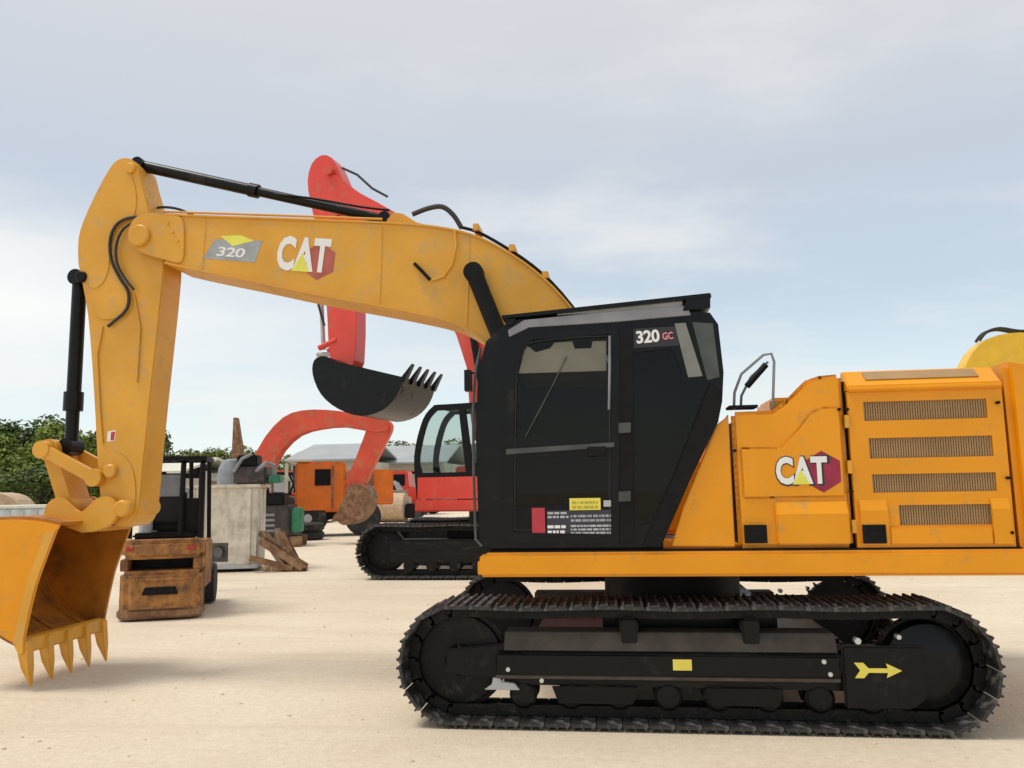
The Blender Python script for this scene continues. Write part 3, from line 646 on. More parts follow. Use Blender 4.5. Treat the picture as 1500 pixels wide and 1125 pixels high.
# --- boom
BY0, BY1 = 7.58, 8.14
boom_top = [(240, 315), (300, 318), (420, 322), (570, 328), (640, 334), (690, 345), (735, 366), (780, 396), (822, 436), (870, 500), (905, 580), (925, 680)]
boom_bot = [(900, 760), (860, 745), (800, 640), (750, 560), (715, 505), (690, 484), (655, 468), (600, 455), (520, 440), (440, 425), (360, 408), (290, 394), (241, 383)]
bt = smooth(tr(boom_top, BY0), 3); bb = smooth(tr(boom_bot, BY0), 3)
boom = MB().prism(bt+bb, BY0+.015, BY1-.015).build('boom', YELB, ex)
def strip(path, th, up_):
    o_ = [];
    for i, p in enumerate(path):
        a = path[max(0, i-1)]; b = path[min(len(path)-1, i+1)]; dx, dz = b[0]-a[0], b[1]-a[1]; l_ = math.hypot(dx, dz) or 1
        o_.append((p[0]-dz/l_*th*up_, p[1]+dx/l_*th*up_))
    return list(path)+list(reversed(o_))
MB().prism(strip(bt, .022, 1), BY0-.004, BY1+.004).build('boom_top_flange', YELB, boom, bevel=.004)
MB().prism(strip(bb, .022, 1), BY0-.004, BY1+.004).build('boom_bottom_flange', YELB, boom, bevel=.004)
for y0, y1 in ((BY0-.006, BY0+.05), (BY1-.05, BY1+.006)):
    MB().prism(smooth(tr([(187, 345), (195, 322), (215, 312), (240, 314), (266, 319), (270, 350), (266, 384), (240, 380), (212, 372), (194, 362)], BY0), 3, True), y0, y1).build('boom_nose_plate', YELB, boom, bevel=.006)
MB().lathe([(.10, -.035), (.115, -.02), (.115, .62), (.10, .635)], (*[xz(206, 346, BY0)[0], BY0-.015], xz(206, 346, BY0)[1]), n=28).build('boom_nose_pin', YELB, boom, sm=True)
for (xa, ya, xb, yb) in ((688, 350, 684, 476), (302, 322, 296, 394), (560, 333, 556, 444)):
    MB().tube([at(xa, ya, BY0+.014), at((xa+xb)/2, (ya+yb)/2, BY0+.014), at(xb, yb, BY0+.014)], .006, 6).build('weld_seam', YELB, boom, sm=True)
for k in range(3):
    p_ = at(246+7*k, 327+13*k, BY0-.008); MB().cyl((p_.x, BY0-.020, p_.z), (p_.x, BY0-.004, p_.z), .014, n=6).build('nose_bolt', YELB, boom)
# small brackets, boom-cylinder pin, arm-cylinder lug
lug = MB(); lug.prism(tr([(556, 332), (560, 314), (570, 303), (584, 305), (604, 318), (640, 326), (650, 336)], BY0), YC-.12, YC-.07); lug.prism(tr([(556, 332), (560, 314), (570, 303), (584, 305), (604, 318), (640, 326), (650, 336)], BY0), YC+.07, YC+.12); lug.build('cylinder_lug', YELB, boom, bevel=.006)
pc = xz(697, 404, BY0)
MB().lathe([(.07, -.05), (.085, -.04), (.085, .62), (.07, .64)], (pc[0], BY0-.03, pc[1]), n=24).build('cylinder_pin', BLKM, boom, sm=True)
MB().tube([at(607, 386, BY0-.01), at(618, 397, BY0-.03), at(630, 410, BY0-.01)], .018, 8).build('hose_clamp', BLKM, boom, sm=True)
MB().tube([at(a, b, BY0-.012) for a, b in ((632, 411), (650, 405), (662, 388), (668, 360), (666, 338))], .012, 6).build('grease_line', YELB, boom, sm=True)
hz_ = MB()
for dy in (0, .07): hz_.tube(smooth([at(a, b, BY0+.2+dy) for a, b in ((604, 314), (628, 305), (648, 303), (664, 315), (676, 334))], 4), .026, 8)
hz_.build('boom_hose', HOSE, boom, sm=True)
pl = MB()
for k in range(4): pl.tube(smooth([at(a, b-5, BY0+.06+.05*k) for a, b in ((676, 338), (700, 345), (735, 364), (780, 394), (822, 434), (870, 500), (900, 570))], 3), .016, 6)
pl.build('boom_pipe', BLKM, boom, sm=True)
cl = MB()
for (a, b) in ((700, 341), (752, 371), (800, 410)): cl.box(at(a, b-3, BY0+.14), (.06, .26, .07))
cl.build('pipe_clamp', YELB, boom, bevel=.006)
pl2 = MB()
for k in range(3): pl2.tube([at(a, b-4, BY0+.10+.05*k) for a, b in ((240, 314), (330, 317), (450, 321), (560, 325))], .012, 6)
pl2.build('boom_pipe', YELB, boom, sm=True)
cat_logo(boom, xz(444, 372, BY0), 0.56, 0.36, BY0+.0145, R(7), FRED, LIM, (.17, -.06), .195, backing=False)
bd = tr([(314, 350), (384, 352), (372, 384), (296, 378)], BY0)
bo = MB().prism(bd, BY0+.0125, BY0+.0145).build('model_badge', GRYD, boom)
MB().prism(tr([(322, 345), (352, 344), (372, 352), (340, 360)], BY0), BY0+.0105, BY0+.012).build('badge_stripe', LIM, boom)
text_mesh('320', 'badge_number', WHT, boom, xz(338, 369, BY0), .30, .10, BY0+.0115, bold=.02, slant=R(7), depth=.001, shear=.2)

# --- boom cylinders (one on each side)
for y in (BY0-.11, BY1+.11):
    a = Vector((pc[0], y, pc[1])); b = Vector((xz(905, 790, 7.5)[0]-.35, y, 1.42)); d = (b-a).normalized(); ln = (b-a).length
    cy_ = MB(); cy_.cyl(a+d*.12, a+d*1.35, .052, n=20).cyl(a+d*1.25, b, .085, n=24).cyl(a+d*.06, a+d*.75, .082, n=24); cy_.lathe([(.095, -.06), (.095, .06)], tuple(a), n=20)
    cy_.build('boom_cylinder', BLKM, ex, sm=True)
# --- arm (stick) cylinder
a = at(207, 243, 7.86); b = at(566, 322, 7.86); d = (b-a); ln = d.length; d.normalize()
ac = MB(); ac.cyl(a, a+d*(ln*.46), .062, n=24).cyl(a+d*(ln*.455), a+d*(ln*.49), .075, n=24).cyl(a+d*(ln*.48), b, .050, n=24)
ac.cyl(a+Vector((0, -.09, 0)), a+Vector((0, .09, 0)), .07, n=20).cyl(b+Vector((0, -.09, 0)), b+Vector((0, .09, 0)), .065, n=20)
ac.build('stick_cylinder', BLK, ex, sm=True)
MB().tube(smooth([b+Vector((.05, -.06, .08)), b+Vector((-.25, -.07, .13)), b+Vector((-.8, -.07, .26)), b+Vector((-1.2, -.06, .33))], 3), .012, 6).build('cylinder_line', BLKM, ex, sm=True)
# --- stick
SY0, SY1 = 7.68, 8.04
stk = [(181, 231), (192, 233), (201, 242), (206, 262), (214, 290), (221, 318), (233, 350), (240, 376), (237, 425), (229, 500), (219, 590), (210, 680), (204, 740), (196, 764), (180, 772), (162, 766), (149, 742), (143, 690), (139, 610), (134, 530), (128, 460), (119, 410), (114, 385), (114, 350), (122, 322), (140, 282), (160, 246), (170, 235)]
stick = MB().prism(smooth(tr(stk, SY0), 2, True), SY0, SY1).build('stick', YELB, ex, bevel=.01)
# doubler plates welded on the flank
up_pl = [(176, 250), (190, 250), (200, 285), (196, 318), (176, 330), (162, 360), (160, 392), (150, 416), (134, 422), (122, 400), (119, 352), (130, 318), (150, 278)]
MB().prism(smooth(tr(up_pl, SY0), 3, True), SY0-.008, SY0-.0005).build('stick_doubler', YELB, stick, bevel=.003)
MB().prism(smooth(tr([(150, 430), (186, 424), (196, 442), (184, 462), (150, 468), (138, 450)], SY0), 3, True), SY0-.008, SY0-.0005).build('stick_doubler', YELB, stick, bevel=.003)
MB().prism(smooth(tr([(152, 668), (176, 664), (196, 690), (198, 740), (180, 764), (158, 752), (148, 710)], SY0), 3, True), SY0-.010, SY0-.0005).build('stick_doubler', YELB, stick, bevel=.003)
def pin(parent, px, py, Y0, Y1, r_, m=YELB, name='pin'):
    p = xz(px, py, Y0); return MB().lathe([(r_*.8, Y0-.012), (r_, Y0), (r_, Y1), (r_*.8, Y1+.012)], (p[0], 0, p[1]), n=22).build(name, m, parent, sm=True)
pin(stick, 190, 246, SY0-.02, SY1+.02, .06); pin(stick, 118, 405, SY0-.03, SY1+.03, .06, BLKM); pin(stick, 160, 690, SY0-.06, SY1+.06, .07); pin(stick, 178, 745, SY0-.10, SY1+.10, .085)
hs = MB()
hs.tube(smooth([at(a, b, SY0-.035) for a, b in ((230, 322), (198, 318), (174, 326), (162, 348), (163, 380), (176, 408), (188, 428), (186, 452), (168, 470), (158, 478))], 3), .017, 8)
hs.tube(smooth([at(a, b, SY0-.05) for a, b in ((226, 330), (204, 324), (182, 334), (171, 356), (171, 384), (183, 408), (196, 424))], 3), .014, 8)
hs.tube(smooth([at(a, b, SY0+.25) for a, b in ((238, 418), (246, 428), (249, 445), (244, 460), (234, 468))], 3), .014, 8)
hs.tube(smooth([at(a, b, SY0+.2) for a, b in ((214, 312), (232, 304), (256, 305), (276, 312), (292, 320))], 3), .014, 8)
hs.build('stick_hose', HOSE, stick, sm=True)
hp = MB()
hp.tube([at(a, b, SY0-.012) for a, b in ((150, 478), (142, 520), (146, 600), (150, 650))], .010, 6); hp.tube([at(a, b, SY0-.012) for a, b in ((196, 430), (205, 480), (200, 560))], .010, 6)
hp.build('stick_pipe', YELB, stick, sm=True)
dm = MB(); dm.prism(tr([(158, 632), (170, 630), (168, 646), (157, 647)], SY0), SY0-.0025, SY0-.0005); dm.build('warning_sticker', WHT, stick)
MB().prism(tr([(163, 633), (169, 632), (167, 645), (162, 645)], SY0), SY0-.0045, SY0-.003).build('warning_sticker', REDD, stick)
# --- bucket cylinder on the front of the stick
a = at(117, 408, 7.86); b = at(104, 655, 7.86)
def lerp(t): return a+(b-a)*t
bc = MB(); bc.cyl(lerp(0), lerp(.69), .072, n=24).cyl(lerp(.68), lerp(.79), .098, n=24).cyl(lerp(.79), lerp(1), .066, n=24).cyl(b+Vector((0, -.1, 0)), b+Vector((0, .1, 0)), .09, n=20)
bc.cyl(lerp(0)+Vector((0, -.09, 0)), lerp(0)+Vector((0, .09, 0)), .085, n=20)
bc.build('bucket_cylinder', BLK, ex, sm=True)
# --- linkage
def link(pts, r_, y0, y1, name):
    q = MB()
    pp = [xz(x, y, YC) for x, y in pts]
    for (xa, za), (xb, zb) in zip(pp, pp[1:]):
        dx, dz = xb-xa, zb-za; l_ = math.hypot(dx, dz); nx, nz = -dz/l_*r_, dx/l_*r_
        q.prism([(xa+nx, za+nz), (xb+nx, zb+nz), (xb-nx, zb-nz), (xa-nx, za-nz)], y0, y1)
    for (x_, z_) in pp: q.lathe([(r_*1.5, y0-.01), (r_*1.5, y1+.01)], (x_, 0, z_), n=20)
    return q.build(name, YELB, ex, sm=True)
for y0, y1 in ((YC-.27, YC-.21), (YC+.21, YC+.27)):
    link([(86, 660), (160, 700)], .060, y0, y1, 'idler_link')
link([(86, 660), (112, 745)], .075, YC-.16, YC+.16, 'bucket_link')
# --- bucket
bk_prof = [(-5.66, .43), (-5.76, .46), (-5.92, .54), (-6.12, .68), (-6.30, .88), (-6.38, 1.16), (-6.33, 1.42), (-6.18, 1.56), (-5.95, 1.61), (-5.60, 1.60), (-5.33, 1.55)]
bp_ = smooth(bk_prof, 3); KY0, KY1 = YC-.62, YC+.62
BKSHD = mat('shaded_bucket_steel', (0.44, 0.165, 0.012), 0.55, var=0.3, scale=3, dirt=(0.10, 0.05, 0.02), dirt_amt=0.4, dirt_scale=2.5)  # bucket yellow darkened: the shade of the interior is put into the colour
bucket = MB().prism(strip(bp_, .03, 1), KY0+.02, KY1-.02).build('bucket', BKSHD, ex, sm=True)
edge = [(-5.36, 1.50), (-5.45, 1.25), (-5.54, .98), (-5.60, .68), (-5.64, .44)]
for y0, y1 in ((KY0, KY0+.03), (KY1-.03, KY1)):
    MB().prism(bp_+smooth(edge, 2), y0, y1).build('bucket_side_plate', YEL if y0 < YC else BKSHD, bucket, bevel=.004)
    MB().prism(smooth(edge, 2)+[(x-.10, z) for x, z in reversed(smooth(edge, 2))], y0-.012 if y0 < YC else y1+.0005, y0-.0005 if y0 < YC else y1+.012).build('side_cutter', YELB, bucket, bevel=.003)
MB().prism([(-5.63, .48), (-5.62, .36), (-5.66, .34), (-5.72, .42), (-5.68, .50)], KY0-.015, KY1+.015).build('cutting_edge', YELB, bucket, bevel=.004)
for k in range(3):
    MB().prism(strip(bp_[3:18], .018, -1), YC-.45+k*.42, YC-.39+k*.42).build('wear_strip', BKSHD, bucket)
for k in range(5):
    y = KY0+.05+(KY1-KY0-.10)*k/4
    t = MB(); 
    vs = [(-5.60, .47), (-5.72, .42), (-5.66, .22), (-5.575, .04), (-5.56, .04), (-5.575, .22)]
    t.prism(vs, y-.042, y+.042)
    for v in t.bm.verts:
        if v.co.z < .1: v.co.y = y+(v.co.y-y)*.3
    t.build('tooth', YELB, bucket, bevel=.006)
for yy in (YC-.28, YC+.24):
    MB().prism(smooth([(-5.75, 1.58), (-5.74, 1.74), (-5.62, 1.82), (-5.50, 1.76), (-5.36, 1.66), (-5.22, 1.78), (-5.08, 1.82), (-4.96, 1.72), (-4.97, 1.60), (-5.10, 1.50), (-5.33, 1.46), (-5.6, 1.56)], 2, True), yy, yy+.05).build('bucket_ear', YELB, bucket, bevel=.006)
MB().bx(-5.42, -5.14, YC-.229, YC+.239, 1.47, 1.51).build('ear_plate', YELB, bucket, bevel=.005)

# ------------------------------------------------------------------ generic second-line excavators
def plane_trace(pts, o, ang, sc=1.0):
    """photo directions met with the vertical plane through o with heading ang -> (forward, height)"""
    d = Vector((math.cos(ang), math.sin(ang), 0)); n = Vector((-d.y, d.x, 0)); r_ = []
    for px, py in pts:
        q = ray(px, py); k = (Vector(o)-C_POS).dot(n)/q.dot(n); p = C_POS+q*k; r_.append(((p-Vector(o)).dot(d), p.z))
    return r_
def other_excavator(name, label, loc, head, swing, paint, boom_p, stick_p, bucket_p, bucket_m, cyl_a=None, cyl_b=None, group=None, scale=1.0, shoes=True, body_m=None, hoff=0.0):
    root = thing(name, label, 'excavator', loc, head, group, local=True)
    S = Matrix.Scale(scale, 4); U = Matrix.Rotation(-swing, 4, 'Z') @ S
    for yc, s in ((1.28, 1), (-1.28, -1)):
        tk, _, _ = crawler(root, U, -1.85, 1.85, .47, .43, yc, .6, 48, s, shoe_stuff=not shoes)
        MB(U).prism([(-1.75, .26), (1.75, .26), (1.75, .66), (-1.75, .66)], yc-.16, yc+.16).build('track_frame', FRM, root, bevel=.03)
        MB(U).lathe([(.3, -.10), (.37, -.06), (.37, .06), (.3, .10)], (1.85, yc, .47), n=28).build('idler', TRK, root, sm=True)
        MB(U).lathe([(.3, -.18), (.37, -.06), (.37, .06), (.3, .18)], (-1.85, yc, .47), n=28).build('sprocket', TRK, root, sm=True)
        for k in range(8): MB(U).cyl((-1.4+.4*k, yc-.17, .22), (-1.4+.4*k, yc+.17, .22), .10, n=12).build('track_roller', TRK, root, sm=True)
    MB(U).bx(-.8, .8, -1.1, 1.1, .45, .85).build('car_body', BLKM, root, bevel=.03)
    MB(U).cyl((0, 0, .85), (0, 0, 1.12), .6, n=32).build('slew_ring', BLKM, root, sm=True)
    bm_ = body_m or paint
    S = S @ Matrix.Translation((hoff, 0, 0))
    MB(S).bx(-2.2, 1.45, -1.35, 1.35, 1.12, 1.32).build('upper_frame', bm_, root, bevel=.03)
    MB(S).prism([(-2.1, 1.32), (-.35, 1.32), (-.35, 2.25), (-.7, 2.5), (-2.1, 2.5)], -1.33, 1.33).build('engine_housing', bm_, root, bevel=.05)
    MB(S).prism([(-2.75, 1.15), (-2.12, 1.15), (-2.12, 2.55), (-2.55, 2.5), (-2.8, 2.1)], -1.33, 1.33).build('counterweight', bm_, root, bevel=.06)
    MB(S).bx(-.33, 1.35, -1.33, -.45, 1.32, 1.95).build('fuel_tank', bm_, root, bevel=.04)
    # cab with pillars and glass, left side = +Y
    out_ = smooth([(1.42, 1.34), (1.47, 2.1), (1.30, 2.75), (1.08, 3.0)], 4)+[(-.30, 3.02), (-.33, 2.9), (-.33, 1.34)]
    h1 = smooth([(1.33, 1.80), (1.37, 2.1), (1.22, 2.68), (1.04, 2.9)], 4)+[(.62, 2.9), (.50, 1.80)]
    h2 = [(.50, 2.9), (-.22, 2.9), (-.22, 1.95), (.38, 1.95)]
    cb_ = MB(S).ring(out_, [h1, h2], 1.25, 1.31).build('cab', BLKM, root); MB(S).ring(out_, [h1, h2], .35, .41).build('cab_right_wall', BLKM, cb_)
    MB(S).bx(-.30, 1.06, .411, 1.249, 2.94, 3.01).build('cab_roof', BLKM, cb_)
    MB(S).bx(-.32, -.26, .411, 1.249, 1.34, 2.1).build('cab_rear_wall', BLKM, cb_); MB(S).bx(.0, 1.41, .411, 1.249, 1.34, 1.42).build('cab_floor', BLKM, cb_)
    MB(S).bx(1.395, 1.43, .411, 1.249, 1.34, 1.60).build('cab_front_panel', BLKM, cb_)
    MB(S).bx(-.32, 1.40, 1.3105, 1.325, 1.34, 1.72).build('lower_door_panel', bm_, cb_, bevel=.005)
    MB(S).prism(h1, 1.27, 1.276).build('window_pane', GLC, cb_); MB(S).prism(h2, 1.27, 1.276).build('window_pane', GLC, cb_)
    st_ = MB(S); st_.bx(.1, .55, .6, 1.05, 1.75, 1.9); st_.box((.05, .82, 2.25), (.12, .45, .7)); st_.build('driver_seat', SEAT, cb_, bevel=.03)
    # attachment in the y=-.05 plane (already in metres)
    bw = .27*scale
    MB().prism(smooth(boom_p, 2, True), -bw, bw).build('boom', paint, root, bevel=.01)
    MB().prism(smooth(stick_p, 2, True), -bw*.8, bw*.8).build('stick', paint, root, bevel=.01)
    kb = MB(); hw = .62*scale
    cxb = sum(p[0] for p in bucket_p)/len(bucket_p); czb = sum(p[1] for p in bucket_p)/len(bucket_p)
    return root, hw
G_X = 'crawler excavators parked behind the big yellow one'
# red excavator right behind, boom swung towards the viewer
rl = Vector((-2.60, 18.2, 0)); hd = math.pi-R(9)
bo_p = plane_trace([(478, 300), (484, 270), (500, 262), (530, 286), (560, 302), (640, 352), (690, 420), (730, 520), (745, 640), (700, 645), (690, 540), (655, 455), (600, 400), (540, 360), (500, 345), (478, 330)], rl, hd)
st_p = plane_trace([(462, 300), (458, 270), (464, 245), (478, 233), (492, 236), (503, 255), (520, 300), (528, 360), (529, 440), (527, 530), (512, 545), (492, 535), (487, 470), (482, 400), (472, 345)], rl, hd)
r1, hw = other_excavator('excavator', 'red excavator with its black bucket curled up, standing behind the yellow cab', rl, hd, R(-9), RED, bo_p, st_p, [(0, 0)], BLKM, scale=1.2, hoff=-.27)
# its bucket: curled, open side up and to the right
def bucket_shape(root, prof, lip, width, m, tdir, n=5, sidem=None, ylen=.22):
    pf_ = smooth(prof, 3)
    bkt = MB().prism(strip(pf_, .03, 1), -width/2, width/2).build('bucket', m, root, sm=True)
    for y in (-width/2-.025, width/2+.0005): MB().prism(pf_, y, y+.0245).build('bucket_side_plate', m, bkt, bevel=.003)
    for k in range(n):
        y = -width/2+.06+(width-.12)*k/(n-1); L0 = Vector((lip[0], lip[1])); t = Vector(tdir).normalized(); nn = Vector((-t.y, t.x))
        q = MB(); ps = [L0-t*.10+nn*.07, L0-t*.10-nn*.07, L0+t*ylen*.9-nn*.012, L0+t*ylen+nn*.0, L0+t*ylen*.9+nn*.012]
        q.prism([tuple(p) for p in ps], y-.075, y+.075); q.build('tooth', m, bkt)
    return bkt
bkp = plane_trace([(616, 560), (606, 586), (586, 606), (556, 614), (524, 604), (500, 584), (488, 556), (490, 536), (504, 530), (522, 538)], rl, hd)
lipp = bkp[0]; l2 = plane_trace([(634, 530)], rl, hd)[0]
bucket_shape(r1, bkp, lipp, 1.9, BLK, (l2[0]-lipp[0], l2[1]-lipp[1]), ylen=.36)
lk = plane_trace([(474, 512), (500, 500), (505, 470), (470, 430), (478, 250), (545, 300), (468, 520), (515, 520)], rl, hd)
def rod(root, a, b, r_, m, name, y=0):
    return MB().cyl((a[0], y, a[1]), (b[0], y, b[1]), r_, n=14).build(name, m, root, sm=True)
rod(r1, lk[0], lk[1], .07, RED, 'bucket_link', .22); rod(r1, lk[0], lk[1], .07, RED, 'bucket_link', -.22)
rod(r1, lk[3], lk[0], .055, LGR, 'bucket_cylinder'); rod(r1, lk[4], lk[5], .05, BLKM, 'stick_cylinder')
rod(r1, lk[6], lk[7], .06, LGR, 'linkage_pin', .1)
ci = plane_trace([(690, 430), (735, 690)], rl, hd)
for y in (-.42, .42): rod(r1, ci[0], ci[1], .08, BLKM, 'boom_cylinder', y)
hp_ = plane_trace([(508, 258), (530, 268), (552, 288), (574, 300)], rl, hd)
rh = MB(); rh.tube([(p[0], .25, p[1]+.12) for p in hp_], .03, 6); rh.build('boom_hose', HOSE, r1, sm=True)
sh_ = plane_trace([(500, 345), (478, 380), (472, 430), (484, 480)], rl, hd)
MB().tube(smooth([(p[0], .30, p[1]) for p in sh_], 3), .035, 6).build('stick_hose', HOSE, r1, sm=True)
for a_, b_, q_ in ((492, 258, .16), (500, 318, .2)):
    pp = plane_trace([(a_, b_)], rl, hd)[0]; MB().cyl((pp[0], -.42, pp[1]), (pp[0], .42, pp[1]), q_*.7, n=20).build('pin', REDF, r1, sm=True)
# far red excavator facing right, arm reaching down
fl = Vector(at(330, 760, 27)); fl.z = 0; fh = 0.0
bo2 = plane_trace([(352, 712), (372, 676), (392, 640), (418, 612), (445, 602), (480, 601), (520, 606), (566, 618), (570, 632), (540, 632), (505, 626), (470, 629), (440, 638), (416, 660), (400, 690), (385, 722)], fl, fh)
st2 = plane_trace([(548, 612), (572, 618), (574, 632), (560, 660), (545, 690), (532, 716), (516, 718), (508, 706), (520, 680), (535, 640)], fl, fh)
r2, hw = other_excavator('excavator', 'faded red excavator far back, arched boom reaching right over the orange truck', fl, fh, 0, REDF, bo2, st2, [(0, 0)], RUST, scale=.78, shoes=False, body_m=GRY)
bk2 = plane_trace([(497, 757), (508, 768), (528, 764), (543, 748), (548, 728), (540, 712), (520, 708)], fl, fh)
bucket_shape(r2, bk2, bk2[0], .9, RUST, (-.5, -.6), n=4, ylen=.2)
# lemon yellow excavator behind the engine hood
yl = Vector(at(1345, 780, 20.0)); yl.z = 0
bo3 = plane_trace([(1400, 640), (1396, 600), (1404, 550), (1418, 518), (1440, 499), (1470, 491), (1510, 491), (1600, 500), (1760, 540), (1765, 562), (1600, 552), (1530, 556), (1480, 575), (1455, 610), (1440, 650)], yl, 0)
st3 = plane_trace([(1735, 500), (1775, 520), (1790, 560), (1770, 700), (1745, 790), (1725, 785), (1735, 680), (1740, 570)], yl, 0)
r3, hw = other_excavator('excavator', 'lemon yellow excavator mostly hidden behind the engine housing, boom top showing', yl, 0, 0, LEM, bo3, st3, [(0, 0)], LEM, scale=1.0, shoes=False)
bk3 = plane_trace([(1690, 830), (1710, 848), (1745, 842), (1765, 815), (1762, 785), (1735, 775)], yl, 0)
bucket_shape(r3, bk3, bk3[0], 1.2, LEM, (-.5, -.5))
hp3 = plane_trace([(1432, 500), (1442, 488), (1462, 482), (1490, 486), (1530, 486)], yl, 0)
MB().tube(smooth([(p[0], -.1, p[1]) for p in hp3], 3), .035, 8).build('boom_hose', HOSE, r3, sm=True)
MB().tube(smooth([(p[0], .1, p[1]) for p in hp3], 3), .035, 8).build('boom_hose', HOSE, r3, sm=True)

# ------------------------------------------------------------------ forklift seen from behind
fk = thing('forklift', 'worn ochre forklift with black overhead guard, its rear counterweight facing the viewer', 'forklift', (-6.70, 11.34, 0), R(22), local=True)
# local: +X right along the rear face, +Y away from viewer (front of truck), rear face at y=0
W = .57
def rear_block(x0, x1, y0, y1, z0, z1, name='counterweight', m=OLDY, bev=.04): return MB().bx(x0, x1, y0, y1, z0, z1).build(name, m, fk, bevel=bev)
cwt = MB().prism([(-W, .5), (-W, .14), (-.45, .03), (-.2, 0), (.2, 0), (.45, .03), (W, .14), (W, .5)], .87, 1.15, axis='Z').build('counterweight', OLDY, fk, bevel=.065)
MB().prism([(-W, .5), (-W, .12), (-.45, .01), (.45, .01), (W, .12), (W, .5)], .03, .70, axis='Z').build('lower_counterweight', OLDY, fk, bevel=.06)
for x0, x1 in ((-W, -.46), (.44, W)):
    MB().prism([(x0, .5), (x0, .13), (x1, .13), (x1, .5)] if x0 < 0 else [(x0, .5), (x0, .10), (x1, .15), (x1, .5)], .7005, .8695, axis='Z').build('counterweight_pillar', OLDY, fk, bevel=.01)
MB().bx(-.5, .5, .40, .5, .705, .865).build('radiator_grille', BLKM, fk)
MB().prism([(-.24, .36), (.26, .36), (.22, .47), (-.20, .47)], -.012, .0095).build('tow_slot', BLKM, fk, bevel=.005)
MB().prism([(-.45, .56), (.45, .56), (.42, .61), (-.42, .61)], -.02, .0095).build('bumper_rib', OLDY, fk, bevel=.008)
MB().bx(-.57, .57, .52, 1.55, .35, 1.08).build('chassis', OLDY, fk, bevel=.03)
MB().bx(-.45, .45, .3, 1.0, 1.151, 1.24).build('engine_cover', BLKM, fk, bevel=.03)
for x in (-.5, .5):
    MB().lathe([(.14, -.09), (.25, -.10), (.27, -.05), (.27, .05), (.25, .10), (.14, .09)], (x*.92, .42, .27), axis='X', n=28).build('rear_wheel', RUB, fk, sm=True)
    MB().lathe([(.17, -.11), (.31, -.12), (.33, -.06), (.33, .06), (.31, .12), (.17, .11)], (x*1.0, 1.75, .33), axis='X', n=28).build('front_wheel', RUB, fk, sm=True)
gd = MB()
for x in (-.5, .22, .5):
    gd.tube([(x, .35, 1.16), (x, .38, 1.7), (x, .45, 2.28), (x, .6, 2.36)], .042, 8); gd.tube([(x, 1.65, 1.0), (x, 1.5, 1.7), (x, 1.35, 2.36)], .035, 8)
gdo = gd.build('overhead_guard', BLKM, fk, sm=True)
MB().ring([(-.56, .40), (.56, .40), (.56, 1.5), (-.56, 1.5)], [[(-.48, .5), (.48, .5), (.48, 1.42), (-.48, 1.42)]], 2.33, 2.40).build('roof_frame', BLKM, gdo)
o = gdo.children[-1]
for v in o.data.vertices: v.co = Vector((v.co.x, v.co.z, v.co.y))
for k in range(7): MB().bx(-.45+k*.14, -.42+k*.14, .5, 1.42, 2.345, 2.385).build('roof_slat', BLKM, gdo)
s_ = MB(); s_.bx(-.28, .24, .75, 1.2, 1.25, 1.40); s_.box((-.02, .72, 1.62), (.54, .12, .50)); s_.build('driver_seat', SEAT, fk, bevel=.03)
MB().bx(-.5, .2, .62, .66, 1.78, 2.12).build('rear_screen', GRY, fk, bevel=.01)
MB().bx(.24, .48, .42, .60, 1.16, 1.75).build('side_panel', BLKM, fk, bevel=.02)
MB().lathe([(.10, -.02), (.10, .35), (.09, .37)], (-.32, .62, 1.22), axis='Z', n=18).build('gas_bottle', LGR, fk, sm=True)
MB().tube([(0, 1.55, 1.2), (0, 1.42, 1.6)], .02, 8).build('steering_column', BLKM, fk)
ms = MB(); [ms.bx(x-.05, x+.05, 2.0, 2.12, .2, 2.2) for x in (-.32, .32)]; [ms.bx(-.32, .32, 2.02, 2.1, z, z+.09) for z in (.5, 1.3, 2.08)]
ms.build('mast', BLKM, fk); MB().bx(-.42, .42, 2.14, 2.2, .25, .75).build('fork_carriage', BLKM, fk)
for x in (-.25, .25): MB().bx(x-.05, x+.05, 2.2, 3.2, .08, .13).build('fork', BLKM, fk)

# ------------------------------------------------------------------ yard clutter behind
# white post beside the forklift
pw = at(298, 740, 14.6)
MB().prism([(-W-.02, .5), (-W-.02, .10), (-.45, -.02), (.45, -.02), (W+.02, .10), (W+.02, .5)], .02, .16, axis='Z').build('bumper_skirt', RUST, fk, bevel=.03)
# tail lamps
for x in (-.42, .42): MB().bx(x-.05, x+.05, -.02, .06, 1.0, 1.05).build('tail_lamp', REDD, fk, bevel=.008)
tg = MB(); tg.bx(pw.x-.045, pw.x+.045, pw.y-.045, pw.y+.045, 0, at(298, 690, 14.6).z); 
po = tg.build('post', mat('white_post_paint', (0.6, 0.58, 0.54), 0.6), None, bevel=.008); po['label'] = 'slim white post standing between the forklift and the beige tank'; po['category'] = 'post'
tk_sx = .88
